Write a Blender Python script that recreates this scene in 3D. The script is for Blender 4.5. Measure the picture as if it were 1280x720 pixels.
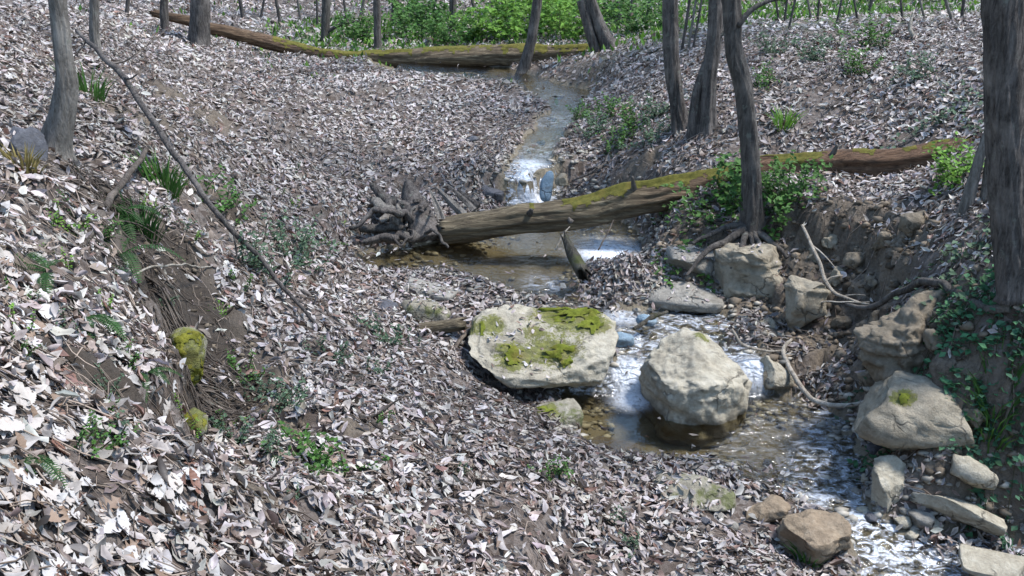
import bpy, bmesh, math, random
import numpy as np
from mathutils import Vector, Matrix

R = math.radians
rng = np.random.default_rng(7)
random.seed(7)
for o in list(bpy.data.objects):
    bpy.data.objects.remove(o)
SC = bpy.context.scene
COL = SC.collection

# ------------------------------------------------------------------ camera, sky, sun
CAM_H = 3.8
PITCH = R(20.0)
FPX = 1229.0                       # focal length in units of the 1280 px picture width
cam_d = bpy.data.cameras.new('camera')
cam_d.sensor_width = 36.0
cam_d.lens = 36.0 * FPX / 1280.0
cam_d.clip_end = 1500
cam = bpy.data.objects.new('camera', cam_d)
cam.location = (0, 0, CAM_H)
cam.rotation_euler = (math.pi / 2 - PITCH, 0, 0)
COL.objects.link(cam)
SC.camera = cam

SUN_EL, SUN_AZ = R(62), R(88)     # azimuth from +Y towards +X
sdir = Vector((math.cos(SUN_EL) * math.sin(SUN_AZ), math.cos(SUN_EL) * math.cos(SUN_AZ), math.sin(SUN_EL)))
W_ = bpy.data.worlds.new('World')
SC.world = W_
W_.use_nodes = True
nt = W_.node_tree
nt.nodes.clear()
wo = nt.nodes.new('ShaderNodeOutputWorld')
wb = nt.nodes.new('ShaderNodeBackground')
ws = nt.nodes.new('ShaderNodeTexSky')
ws.sky_type = 'NISHITA'
ws.sun_disc = False
ws.sun_elevation = SUN_EL
ws.sun_rotation = SUN_AZ
ws.air_density = 1.5
ws.dust_density = 0.3
ws.ozone_density = 3.0
wb.inputs['Strength'].default_value = 0.15
nt.links.new(ws.outputs[0], wb.inputs[0])
nt.links.new(wb.outputs[0], wo.inputs[0])
sun_d = bpy.data.lights.new('sun', 'SUN')
sun_d.energy = 3.2
sun_d.angle = R(12)
sun_d.color = (1.0, 0.97, 0.94)
sun = bpy.data.objects.new('sun', sun_d)
sun.rotation_euler = sdir.to_track_quat('Z', 'Y').to_euler()
sun.location = (0, 10, 30)
COL.objects.link(sun)
vs = SC.view_settings
vs.view_transform = 'Standard'
vs.look = 'None'
vs.gamma = 1.0
vs.exposure = 1.16

# ------------------------------------------------------------------ helpers
CP, SP = math.cos(PITCH), math.sin(PITCH)
def P(u, v, t):
    """world point seen at (u, v) of the survey picture, t metres along the optical axis"""
    dx, dy = (u - 640) / FPX, (360 - v) / FPX
    return np.array((t * dx, t * (CP + dy * SP), CAM_H + t * (-SP + dy * CP)))
def PZ(u, v, z):
    dy = (360 - v) / FPX
    return P(u, v, (z - CAM_H) / (-SP + dy * CP))

def hsh(ix, iy, iz, s):
    n = (ix * 374761393 + iy * 668265263 + iz * 2147483647 % 1442695041 + iz * 1274126177 + s * 974634777) & 0xffffffff
    n = ((n ^ (n >> 13)) * 1274126177) & 0xffffffff
    n = ((n ^ (n >> 16)) * 668265263) & 0xffffffff
    return ((n ^ (n >> 15)) & 0xffffff) / float(0xffffff)
def vnoise(p, s=0):
    p = np.asarray(p, float)
    i = np.floor(p).astype(np.int64)
    f = p - i
    f = f * f * f * (f * (f * 6 - 15) + 10)
    out = 0
    for dx in (0, 1):
        for dy in (0, 1):
            for dz in (0, 1):
                w = (f[:, 0] if dx else 1 - f[:, 0]) * (f[:, 1] if dy else 1 - f[:, 1]) * (f[:, 2] if dz else 1 - f[:, 2])
                out = out + w * hsh(i[:, 0] + dx, i[:, 1] + dy, i[:, 2] + dz, s)
    return out * 2 - 1
def fbm(p, octv=4, s=0, gain=0.5):
    p = np.asarray(p, float)
    a, out, tot = 1.0, 0, 0
    for k in range(octv):
        out = out + a * vnoise(p, s + k * 17)
        tot += a
        a *= gain
        p = p * 2.03 + 11.7
    return out / tot
def sstep(a, b, x):
    t = np.clip((x - a) / (b - a), 0, 1)
    return t * t * (3 - 2 * t)

def mesh_np(name, V, F, mat=None, smooth=True, attrs=None):
    V = np.asarray(V, np.float32)
    me = bpy.data.meshes.new(name)
    groups = F if isinstance(F, list) else [F]
    groups = [np.asarray(g, np.int32) for g in groups if len(g)]
    nl = sum(g.size for g in groups)
    npoly = sum(len(g) for g in groups)
    me.vertices.add(len(V))
    me.vertices.foreach_set('co', V.ravel())
    me.loops.add(nl)
    me.polygons.add(npoly)
    me.loops.foreach_set('vertex_index', np.concatenate([g.ravel() for g in groups]))
    starts, c = [], 0
    for g in groups:
        k = g.shape[1]
        starts.append(np.arange(len(g)) * k + c)
        c += g.size
    me.polygons.foreach_set('loop_start', np.concatenate(starts).astype(np.int32))
    me.polygons.foreach_set('use_smooth', np.full(npoly, smooth, bool))
    if attrs:
        for k, a in attrs.items():
            a = np.asarray(a, np.float32)
            if a.ndim == 1:
                at = me.attributes.new(k, 'FLOAT', 'POINT')
                at.data.foreach_set('value', a)
            else:
                at = me.attributes.new(k, 'FLOAT_COLOR', 'POINT')
                if a.shape[1] == 3:
                    a = np.concatenate([a, np.ones((len(a), 1), np.float32)], 1)
                at.data.foreach_set('color', a.ravel())
    me.update()
    me.validate()
    if mat:
        me.materials.append(mat)
    return me
def link(name, me, parent=None, loc=None):
    o = bpy.data.objects.new(name, me)
    COL.objects.link(o)
    if parent is not None:
        o.parent = parent
    if loc is not None:
        o.location = loc
    return o
def tag(o, label=None, cat=None, group=None, kind=None):
    if label: o['label'] = label
    if cat: o['category'] = cat
    if group: o['group'] = group
    if kind: o['kind'] = kind
    return o
def empty(name, loc):
    o = bpy.data.objects.new(name, None)
    o.empty_display_size = 0.1
    COL.objects.link(o)
    o.location = loc
    return o

class MB:
    """collects vertices and faces (tris / quads) with an optional colour"""
    def __init__(self):
        self.V, self.T, self.Q, self.C, self.n = [], [], [], [], 0
    def add(self, V, T=None, Q=None, C=None):
        V = np.asarray(V, float)
        self.V.append(V)
        if T is not None and len(T): self.T.append(np.asarray(T) + self.n)
        if Q is not None and len(Q): self.Q.append(np.asarray(Q) + self.n)
        if C is not None:
            C = np.asarray(C, float)
            self.C.append(np.broadcast_to(C, (len(V), 3)))
        self.n += len(V)
    def mesh(self, name, mat, smooth=True, origin=None):
        V = np.concatenate(self.V)
        if origin is not None:
            V = V - np.asarray(origin)
        F = []
        if self.T: F.append(np.concatenate(self.T))
        if self.Q: F.append(np.concatenate(self.Q))
        at = {'tint': np.concatenate(self.C)} if self.C else None
        return mesh_np(name, V, F, mat, smooth, at)

def spline(pts, n):
    """Catmull-Rom through pts (k columns), n samples"""
    pts = np.asarray(pts, float)
    if len(pts) == 2:
        t = np.linspace(0, 1, n)[:, None]
        return pts[0] * (1 - t) + pts[1] * t
    q = np.vstack([2 * pts[0] - pts[1], pts, 2 * pts[-1] - pts[-2]])
    d = np.r_[0, np.cumsum(np.linalg.norm(np.diff(pts[:, :3], axis=0), axis=1))]
    s = np.linspace(0, d[-1], n)
    i = np.clip(np.searchsorted(d, s, 'right') - 1, 0, len(pts) - 2)
    t = ((s - d[i]) / np.maximum(d[i + 1] - d[i], 1e-9))[:, None]
    p0, p1, p2, p3 = q[i], q[i + 1], q[i + 2], q[i + 3]
    return 0.5 * (2 * p1 + (p2 - p0) * t + (2 * p0 - 5 * p1 + 4 * p2 - p3) * t ** 2 + (3 * p1 - p0 - 3 * p2 + p3) * t ** 3)
def tube(C, r, sides=8, rough=0.0, freq=6.0, seed=0, cap=True, stretch=4.0, lobes=None, ridge=0.0):
    """tube along C (n,3) with radius r (n) ; returns V, T, Q"""
    C = np.asarray(C, float)
    n = len(C)
    r = np.broadcast_to(np.asarray(r, float), (n,))
    T = np.gradient(C, axis=0)
    T /= np.linalg.norm(T, axis=1)[:, None] + 1e-12
    up = np.array((0, 0, 1.0)) if abs(T[0, 2]) < 0.9 else np.array((0, 1.0, 0))
    N = np.zeros_like(C)
    a = np.cross(T[0], up); a /= np.linalg.norm(a)
    for i in range(n):
        a = a - T[i] * np.dot(a, T[i])
        a /= np.linalg.norm(a) + 1e-12
        N[i] = a
    B = np.cross(T, N)
    th = np.linspace(0, 2 * math.pi, sides, endpoint=False)
    s = np.r_[0, np.cumsum(np.linalg.norm(np.diff(C, axis=0), axis=1))]
    rr = np.repeat(r[:, None], sides, 1)
    if rough:
        q = np.stack([np.repeat(np.cos(th)[None], n, 0).ravel() * freq * 0.5, np.repeat(np.sin(th)[None], n, 0).ravel() * freq * 0.5,
                      np.repeat(s[:, None] * freq / stretch, sides, 1).ravel()], 1)
        rr = rr * (1 + rough * fbm(q, 4, seed).reshape(n, sides))
    if ridge:
        q = np.stack([np.repeat(np.cos(th)[None], n, 0).ravel() * 4.2, np.repeat(np.sin(th)[None], n, 0).ravel() * 4.2, np.repeat(s[:, None] * 2.2, sides, 1).ravel()], 1)
        rr = rr * (1 - ridge * (1 - np.abs(fbm(q, 3, seed + 40)) * 3).clip(0, 1).reshape(n, sides))
    if lobes is not None:
        k, amp, ph = lobes
        rr = rr * (1 + amp[:, None] * (0.5 + 0.5 * np.cos(k * th[None] + ph)) ** 2)
    V = C[:, None] + rr[..., None] * (np.cos(th)[None, :, None] * N[:, None] + np.sin(th)[None, :, None] * B[:, None])
    V = V.reshape(-1, 3)
    i = np.arange(n - 1)[:, None] * sides
    j = np.arange(sides)[None]
    k = (j + 1) % sides
    Q = np.stack([i + j, i + k, i + sides + k, i + sides + j], -1).reshape(-1, 4)
    Tt = np.zeros((0, 3), int)
    if cap:
        V = np.vstack([V, C[0], C[-1]])
        c0, c1 = n * sides, n * sides + 1
        jj = np.arange(sides); kk = (jj + 1) % sides
        Tt = np.vstack([np.stack([kk, jj, np.full(sides, c0)], 1), np.stack([(n - 1) * sides + jj, (n - 1) * sides + kk, np.full(sides, c1)], 1)])
    return V, Tt, Q

# ------------------------------------------------------------------ materials
class NT:
    def __init__(self, name):
        self.m = bpy.data.materials.new(name)
        self.m.use_nodes = True
        self.t = self.m.node_tree
        self.t.nodes.clear()
        self.out = self.t.nodes.new('ShaderNodeOutputMaterial')
        self.tc = self.t.nodes.new('ShaderNodeTexCoord')
    def n(self, typ, **kw):
        x = self.t.nodes.new('ShaderNode' + typ)
        for k, v in kw.items():
            if k in ('operation', 'blend_type', 'data_type', 'attribute_name', 'noise_dimensions', 'feature', 'wave_type', 'bands_direction'):
                setattr(x, k, v)
        return x
    def l(self, a, b): self.t.links.new(a, b)
    def noise(self, scale, detail=5, rough=0.6, vec=None, stretch=None, dist=0.0):
        x = self.n('TexNoise')
        x.inputs['Scale'].default_value = scale
        x.inputs['Detail'].default_value = detail
        x.inputs['Roughness'].default_value = rough
        x.inputs['Distortion'].default_value = dist
        v = vec or self.tc.outputs['Object']
        if stretch:
            mp = self.n('Mapping')
            mp.inputs['Scale'].default_value = stretch
            self.l(v, mp.inputs['Vector'])
            v = mp.outputs[0]
        self.l(v, x.inputs['Vector'])
        return x.outputs['Fac']
    def voro(self, scale, feature='F1', vec=None):
        x = self.n('TexVoronoi')
        x.feature = feature
        x.inputs['Scale'].default_value = scale
        self.l(vec or self.tc.outputs['Object'], x.inputs['Vector'])
        return x
    def ramp(self, fac, stops):
        x = self.n('ValToRGB')
        e = x.color_ramp.elements
        while len(e) < len(stops): e.new(0.5)
        for k, (p, c) in enumerate(stops):
            e[k].position = p
            e[k].color = (*c, 1) if len(c) == 3 else c
        self.l(fac, x.inputs[0])
        return x.outputs[0]
    def mix(self, fac, a, b, blend='MIX'):
        x = self.n('Mix', data_type='RGBA', blend_type=blend)
        for v, s in ((fac, x.inputs[0]), (a, x.inputs[6]), (b, x.inputs[7])):
            if hasattr(v, 'links'): self.l(v, s)
            elif isinstance(v, (int, float)): s.default_value = v
            else: s.default_value = (*v, 1)
        return x.outputs[2]
    def math(self, op, a, b=None, clamp=False):
        x = self.n('Math', operation=op)
        x.use_clamp = clamp
        for v, s in ((a, x.inputs[0]), (b, x.inputs[1])):
            if v is None: continue
            if hasattr(v, 'links'): self.l(v, s)
            else: s.default_value = v
        return x.outputs[0]
    def maprange(self, v, a, b, c=0.0, d=1.0):
        x = self.n('MapRange')
        x.inputs[1].default_value, x.inputs[2].default_value, x.inputs[3].default_value, x.inputs[4].default_value = a, b, c, d
        self.l(v, x.inputs[0])
        return x.outputs[0]
    def attr(self, name):
        x = self.n('Attribute', attribute_name=name)
        return x
    def bump(self, h, strength=0.5, dist=0.02, normal=None):
        x = self.n('Bump')
        x.inputs['Strength'].default_value = strength
        x.inputs['Distance'].default_value = dist
        self.l(h, x.inputs['Height'])
        if normal: self.l(normal, x.inputs['Normal'])
        return x.outputs[0]
    def bsdf(self, color, rough=0.8, normal=None, spec=0.3):
        x = self.n('BsdfPrincipled')
        for v, s in ((color, x.inputs['Base Color']), (rough, x.inputs['Roughness'])):
            if hasattr(v, 'links'): self.l(v, s)
            elif isinstance(v, (int, float)): s.default_value = v
            else: s.default_value = (*v, 1)
        x.inputs['Specular IOR Level'].default_value = spec
        if normal: self.l(normal, x.inputs['Normal'])
        return x.outputs[0]
    def done(self, surf):
        self.l(surf, self.out.inputs['Surface'])
        return self.m

def mat_ground():
    k = NT('forest_floor')
    bare = k.attr('bare').outputs['Fac']
    green = k.attr('green').outputs['Fac']
    wet = k.attr('wet').outputs['Fac']
    n1 = k.noise(2.2, 6)
    n2 = k.noise(38, 4, 0.7)
    soil = k.ramp(n1, [(0.3, (0.055, 0.042, 0.030)), (0.55, (0.125, 0.099, 0.072)), (0.75, (0.215, 0.176, 0.132))])
    soil = k.mix(0.5, soil, k.ramp(n2, [(0.3, (0.03, 0.022, 0.016)), (0.7, (0.21, 0.172, 0.132))]))
    v = k.voro(17)
    leafc = k.ramp(v.outputs['Color'], [(0.0, (0.08, 0.055, 0.04)), (0.35, (0.22, 0.17, 0.14)), (0.6, (0.40, 0.34, 0.30)), (1.0, (0.5, 0.45, 0.41))])
    leafc = k.mix(k.math('MULTIPLY', k.ramp(n2, [(0.42, (0, 0, 0)), (0.6, (1, 1, 1))]), 0.6), leafc, (0.06, 0.045, 0.035))
    under = k.mix(0.72, leafc, (0.045, 0.034, 0.027))
    c = k.mix(bare, under, soil)
    gn = k.ramp(k.noise(9, 4), [(0.35, (0.05, 0.085, 0.025)), (0.7, (0.11, 0.17, 0.05))])
    gm = k.math('MULTIPLY', green, k.ramp(k.noise(3.2, 5), [(0.4, (0, 0, 0)), (0.58, (1, 1, 1))]))
    c = k.mix(gm, c, gn)
    c = k.mix(wet, c, k.mix(0.5, (0.09, 0.075, 0.05), (0.20, 0.165, 0.11)))
    c = k.mix(k.math('MULTIPLY', k.attr('humus_shade').outputs['Fac'], 0.85), c, k.mix(n2, (0.016, 0.012, 0.009), (0.055, 0.042, 0.032)))  # near-black root soil, with the hollows' shade painted into its colour
    rough = k.maprange(wet, 0, 1, 0.9, 0.45)
    b = k.bump(k.noise(22, 8, 0.7), 0.9, 0.03)
    b = k.bump(v.outputs['Distance'], 0.5, 0.02, b)
    return k.done(k.bsdf(c, rough, b, 0.3))
def mat_leaf(name='dry_leaf', gain=1.0):
    k = NT(name)
    t = k.attr('tint').outputs['Color']
    n = k.noise(55, 4, 0.65)
    c = k.mix(0.35, t, k.ramp(n, [(0.3, (0.35, 0.28, 0.22)), (0.7, (1, 1, 1))]), 'MULTIPLY')
    b = k.bump(n, 0.35, 0.004)
    p = k.bsdf(c, 0.5, b, 0.4)
    tr = k.n('BsdfTranslucent')
    k.l(c, tr.inputs[0])
    mx = k.n('MixShader')
    mx.inputs[0].default_value = 0.12
    k.l(p, mx.inputs[1]); k.l(tr.outputs[0], mx.inputs[2])
    return k.done(mx.outputs[0])
def mat_green(name='green_leaf'):
    k = NT(name)
    t = k.attr('tint').outputs['Color']
    n = k.noise(30, 3)
    c = k.mix(0.4, t, k.ramp(n, [(0.3, (0.4, 0.45, 0.35)), (0.7, (1, 1, 1))]), 'MULTIPLY')
    p = k.bsdf(c, 0.62, None, 0.2)
    tr = k.n('BsdfTranslucent')
    k.l(c, tr.inputs[0])
    mx = k.n('MixShader')
    mx.inputs[0].default_value = 0.3
    k.l(p, mx.inputs[1]); k.l(tr.outputs[0], mx.inputs[2])
    return k.done(mx.outputs[0])
def mat_bark(name, dark, light, moss=0.0, scale=1.0):
    k = NT(name)
    n1 = k.noise(26 * scale, 6, 0.7, stretch=(1, 1, 0.16), dist=0.6)
    n2 = k.noise(3.0 * scale, 5)
    n3 = k.noise(90 * scale, 4, 0.7, stretch=(1, 1, 0.4))
    c = k.ramp(n1, [(0.40, dark), (0.60, light)])
    c = k.mix(0.4, c, k.ramp(n3, [(0.3, tuple(x * 0.5 for x in dark)), (0.75, light)]))
    c = k.mix(k.maprange(n2, 0.52, 0.68, 0, 0.6), c, tuple(min(1, x * 1.5) for x in light))
    c = k.mix(k.maprange(k.noise(11 * scale, 5, 0.7), 0.60, 0.66, 0, 0.45), c, (0.20, 0.21, 0.17))
    if moss:
        c = k.mix(k.maprange(k.noise(4.5, 6, 0.65), 0.5, 0.62, 0, moss), c, (0.075, 0.085, 0.02))
    b = k.bump(n1, 1.0, 0.035)
    b = k.bump(n3, 0.8, 0.01, b)
    return k.done(k.bsdf(c, 0.88, b, 0.2))
def mat_log():
    k = NT('log_wood')
    w = k.attr('rot').outputs['Fac']
    n1 = k.noise(30, 6, 0.7, stretch=(0.07, 1, 1), dist=0.5)
    n2 = k.noise(5, 5)
    bark = k.ramp(n1, [(0.3, (0.03, 0.022, 0.014)), (0.55, (0.12, 0.095, 0.06)), (0.75, (0.32, 0.265, 0.175))])
    red = k.ramp(n1, [(0.3, (0.035, 0.02, 0.012)), (0.55, (0.125, 0.072, 0.043)), (0.78, (0.27, 0.18, 0.11))])
    c = k.mix(w, bark, red)
    c = k.mix(k.maprange(n2, 0.5, 0.7, 0, 0.5), c, (0.05, 0.038, 0.027))
    b = k.bump(n1, 1.0, 0.03)
    b = k.bump(k.noise(60, 4, 0.7, stretch=(0.2, 1, 1)), 0.5, 0.01, b)
    return k.done(k.bsdf(c, 0.85, b, 0.2))
def mat_rock(name, lo, mid, hi, stain=(0.09, 0.075, 0.05), stain_amt=0.5, moss=0.0):
    k = NT(name)
    n1 = k.noise(3.1, 7, 0.65, dist=0.4)
    n2 = k.noise(17, 7, 0.72)
    n3 = k.noise(4.2, 5, 0.6, stretch=(1, 1, 3.0))
    c = k.ramp(n1, [(0.28, lo), (0.5, mid), (0.7, hi)])
    c = k.mix(0.55, c, k.ramp(n2, [(0.3, lo), (0.52, mid), (0.72, hi)]))
    c = k.mix(k.maprange(n3, 0.53, 0.66, 0, stain_amt), c, stain)
    wv = k.n('Mix', data_type='RGBA', blend_type='MIX')
    nzc = k.n('TexNoise'); nzc.inputs['Scale'].default_value = 5.0; nzc.inputs['Detail'].default_value = 4
    k.l(k.tc.outputs['Object'], nzc.inputs['Vector'])
    wv.inputs[0].default_value = 0.22
    k.l(k.tc.outputs['Object'], wv.inputs[6]); k.l(nzc.outputs['Color'], wv.inputs[7])
    crk = k.voro(2.6, 'DISTANCE_TO_EDGE', wv.outputs[2]).outputs['Distance']
    crack = k.math('MULTIPLY', k.maprange(crk, 0.0, 0.022, 1, 0), k.maprange(k.noise(2.4, 3), 0.48, 0.6, 0, 0.75))
    c = k.mix(crack, c, tuple(x * 0.3 for x in lo))
    geo = k.n('NewGeometry'); sx = k.n('SeparateXYZ'); k.l(geo.outputs['Position'], sx.inputs[0])
    wz = k.math('ADD', sx.outputs['Z'], k.maprange(k.noise(6, 4), 0.3, 0.7, -0.06, 0.06))
    wetf = k.math('MULTIPLY', k.maprange(wz, 0.02, 0.10, 0.62, 0), k.maprange(sx.outputs['Y'], 6.7, 6.95, 0, 1))
    c = k.mix(wetf, c, tuple(x * 0.45 for x in lo))
    if moss:
        c = k.mix(k.maprange(k.noise(5.5, 6, 0.7), 0.52, 0.6, 0, moss), c, (0.09, 0.10, 0.025))
    ma = k.math('ADD', k.attr('moss').outputs['Fac'], k.maprange(k.noise(34, 6, 0.75), 0.25, 0.75, -0.45, 0.45))
    ma = k.maprange(ma, 0.10, 0.28, 0, 0.9)
    mc = k.ramp(k.noise(20, 6, 0.7), [(0.3, (0.055, 0.06, 0.014)), (0.52, (0.12, 0.125, 0.022)), (0.72, (0.20, 0.20, 0.035))])
    mc = k.mix(k.maprange(k.noise(6, 4), 0.5, 0.68, 0, 0.6), mc, (0.15, 0.115, 0.04))
    c = k.mix(ma, c, mc)
    b = k.bump(n2, 0.9, 0.035)
    b = k.bump(k.math('SUBTRACT', 1.0, crack), 0.7, 0.02, b)
    b = k.bump(k.noise(75, 5, 0.75), 0.7, 0.008, b)
    return k.done(k.bsdf(c, 0.82, b, 0.3))
def mat_moss(name='moss', a=(0.07, 0.085, 0.012), b_=(0.19, 0.21, 0.03)):
    k = NT(name)
    n = k.noise(20, 6, 0.7)
    c = k.ramp(n, [(0.3, a), (0.52, tuple((x + y) / 2 for x, y in zip(a, b_))), (0.72, b_)])
    c = k.mix(k.maprange(k.noise(6, 4), 0.5, 0.68, 0, 0.55), c, (0.16, 0.12, 0.035))
    b = k.bump(k.noise(110, 5, 0.8), 1.0, 0.012)
    return k.done(k.bsdf(c, 0.95, b, 0.1))
def mat_water():
    k = NT('stream_water')
    turb = k.attr('turb').outputs['Fac']
    big = k.noise(7.5, 3, 0.5, stretch=(0.7, 1.25, 1), dist=0.9)
    fine = k.noise(24, 3, 0.55, stretch=(0.75, 1.3, 1), dist=0.5)
    h = k.math('ADD', k.math('MULTIPLY', big, k.maprange(turb, 0, 1, 0.05, 1.0)), k.math('MULTIPLY', fine, k.maprange(turb, 0, 1, 0.02, 0.30)))
    b = k.bump(h, 1.0, 0.075)
    gl = k.n('BsdfGlossy'); gl.inputs['Roughness'].default_value = 0.09
    gl.inputs['Color'].default_value = (1, 1, 1, 1)
    k.l(b, gl.inputs['Normal'])
    tr = k.n('BsdfTransparent'); tr.inputs['Color'].default_value = (0.74, 0.72, 0.60, 1)
    fr = k.n('Fresnel'); fr.inputs['IOR'].default_value = 1.45
    k.l(b, fr.inputs['Normal'])
    mx = k.n('MixShader')
    k.l(fr.outputs[0], mx.inputs[0]); k.l(tr.outputs[0], mx.inputs[1]); k.l(gl.outputs[0], mx.inputs[2])
    # aerated white water where it tumbles
    df = k.n('BsdfPrincipled')
    df.inputs['Base Color'].default_value = (0.76, 0.80, 0.86, 1)
    df.inputs['Roughness'].default_value = 0.25
    k.l(b, df.inputs['Normal'])
    fm = k.maprange(k.noise(13, 6, 0.7, stretch=(0.7, 1.1, 1), dist=1.0), 0.46, 0.64, 0, 1)
    foam = k.math('MULTIPLY', fm, k.maprange(turb, 0.42, 1.0, 0, 0.8), clamp=True)
    foam = k.math('MAXIMUM', foam, k.math('MULTIPLY', k.attr('foam').outputs['Fac'], k.maprange(k.noise(19, 6, 0.75, stretch=(1.2, 0.7, 0.5)), 0.30, 0.52, 0.15, 1.0)))
    m2 = k.n('MixShader')
    k.l(foam, m2.inputs[0]); k.l(mx.outputs[0], m2.inputs[1]); k.l(df.outputs[0], m2.inputs[2])
    return k.done(m2.outputs[0])

M = dict(
    ground=mat_ground(), leaf=mat_leaf(), green=mat_green(), water=mat_water(),
    bark=mat_bark('bark_grey', (0.035, 0.03, 0.027), (0.135, 0.12, 0.105)),
    bark_dark=mat_bark('bark_dark', (0.026, 0.022, 0.02), (0.155, 0.135, 0.12)),
    bark_pale=mat_bark('bark_pale', (0.09, 0.078, 0.065), (0.26, 0.235, 0.205)),
    bark_moss=mat_bark('bark_mossy', (0.03, 0.026, 0.02), (0.12, 0.105, 0.08), 0.8),
    stick=mat_bark('stick_bark', (0.045, 0.034, 0.027), (0.16, 0.13, 0.105)),
    stick_pale=mat_bark('stick_bare_wood', (0.20, 0.165, 0.125), (0.45, 0.40, 0.33)),
    log=mat_log(),
    rock=mat_rock('rock_pale', (0.17, 0.145, 0.105), (0.37, 0.33, 0.25), (0.54, 0.495, 0.40)),
    rock_tan=mat_rock('rock_tan', (0.15, 0.115, 0.075), (0.31, 0.25, 0.17), (0.47, 0.40, 0.30)),
    rock_brown=mat_rock('rock_brown', (0.12, 0.088, 0.058), (0.26, 0.195, 0.128), (0.44, 0.36, 0.26)),
    rock_grey=mat_rock('rock_grey', (0.12, 0.108, 0.09), (0.25, 0.23, 0.195), (0.41, 0.385, 0.335)),
    rock_greytan=mat_rock('rock_greytan', (0.14, 0.115, 0.08), (0.28, 0.24, 0.175), (0.43, 0.38, 0.29)),
    rock_dark=mat_rock('rock_dark', (0.04, 0.04, 0.045), (0.09, 0.09, 0.10), (0.17, 0.17, 0.18)),
    rock_blue=mat_rock('rock_slate', (0.10, 0.14, 0.17), (0.19, 0.26, 0.31), (0.32, 0.40, 0.46)),
    rock_moss=mat_rock('rock_mossy', (0.12, 0.10, 0.07), (0.25, 0.225, 0.17), (0.42, 0.39, 0.31), moss=0.8),
    soil_rock=mat_rock('earth_clod', (0.09, 0.07, 0.048), (0.19, 0.155, 0.11), (0.31, 0.265, 0.20)),
    moss=mat_moss(), moss_log=mat_moss('moss_on_log', (0.055, 0.055, 0.014), (0.16, 0.145, 0.035)), moss_y=mat_moss('moss_yellow', (0.075, 0.08, 0.012), (0.25, 0.235, 0.035)),
)

# ------------------------------------------------------------------ terrain
ctl = []
def row(v, *uts):
    for u, t in uts: ctl.append(P(u, v, t))
row(720, (-100, 2.5), (0, 2.75), (100, 3.05), (250, 3.5), (400, 4.2), (550, 4.9), (700, 5.5), (850, 5.9), (980, 6.15))
row(600, (-80, 2.9), (0, 3.1), (100, 3.45), (250, 4.1), (400, 4.9), (550, 5.7), (700, 6.5), (800, 6.95))
row(500, (0, 3.6), (100, 4.1), (200, 4.8), (300, 5.4), (400, 6.0), (500, 6.7), (600, 7.6), (680, 8.15))
row(400, (-60, 4.0), (0, 4.3), (80, 4.75), (150, 5.25), (230, 6.2), (300, 6.9), (400, 7.7), (480, 8.5), (550, 9.0))
row(300, (0, 5.1), (100, 5.7), (170, 6.25), (260, 7.6), (350, 9.0), (430, 10.2))
row(200, (-40, 6.0), (0, 6.3), (80, 7.2), (180, 8.2), (300, 10.5), (380, 12), (480, 12.9), (580, 13.1))
row(120, (0, 8), (100, 9.5), (200, 11.5), (300, 14), (400, 16), (500, 16.5), (600, 17))
row(60, (0, 10), (100, 13), (200, 16), (300, 19), (400, 21), (600, 21.5), (700, 20.5), (800, 17), (900, 15), (1000, 14), (1100, 13.5), (1250, 12))
row(10, (0, 14), (150, 20), (300, 27), (450, 28), (600, 28), (750, 26), (900, 22), (1100, 21), (1250, 18))
row(130, (760, 15.5), (820, 13.5), (900, 12.3), (1000, 11.8), (1150, 11), (1280, 10))
row(200, (740, 13.0), (800, 12.2), (870, 11.4), (1000, 10.9), (1150, 10.2))
row(245, (960, 10.2), (1050, 10.0), (1150, 9.2), (1235, 8.3))
ctl += [P(820, 290, 10.5), P(850, 335, 10.0), P(940, 292, 10.1), P(1000, 270, 9.75), P(1080, 280, 9.3), P(1150, 320, 8.3), P(1200, 365, 7.5), P(1275, 365, 6.95),
        PZ(1010, 425, .22), PZ(1060, 430, .30), PZ(910, 395, .30), PZ(1065, 505, .25), P(1100, 455, 7.75), P(1150, 405, 7.6), P(1200, 450, 7.1), P(1260, 450, 6.55),
        P(1260, 530, 6.4), P(1280, 600, 6.3), P(1220, 570, 7.0), P(1275, 640, 6.55)]
WZ = [(1250, 900, -.5), (1180, 770, -.28), (1140, 715, -.22), (1060, 640, -.12), (980, 590, -.05), (880, 560, 0), (792, 518, 0), (788, 492, .02), (786, 452, .22), (770, 410, .30), (720, 375, .36),
      (680, 345, .40), (640, 325, .42), (668, 262, .47), (667, 246, .53), (665, 219, .86), (663, 205, .92), (690, 165, 1.02), (708, 135, 1.10), (650, 103, 1.2), (590, 90, 1.27), (480, 80, 1.36)]
CL = np.array([PZ(*w) for w in WZ])
CLX = np.vstack([CL[0] + (CL[0] - CL[1]) / np.linalg.norm(CL[0] - CL[1]) * 12, CL, CL[-1] + np.array((-14, 5, .5))])
for c in CL: ctl.append(c)
ctl += [np.array(c, float) for c in ((8, 5, 2.2), (10, 10, 3), (8, 0, 2), (14, 16, 3.6), (12, 25, 3.6), (-5, 2, 3), (-8, 5, 3.4), (-10, 12, 3.6), (-12, 22, 3.6), (-3, 0, 2.5), (0, 0, 1.9),
        (0, 2.5, 1.75), (1.5, 3.2, 1.1), (1.2, 0, 1.2), (-1, -3, 2.4), (6, -6, 1.5), (-10, -8, 4), (0, 38, 2.6), (-12, 38, 3.5), (14, 38, 3.4))]
for rad, z in ((60, 6), (140, 16), (300, 34)):
    for a in range(0, 360, 30):
        ctl.append(np.array((rad * math.sin(R(a)), 12 + rad * math.cos(R(a)), z)))
ctl = np.array(ctl)
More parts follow.
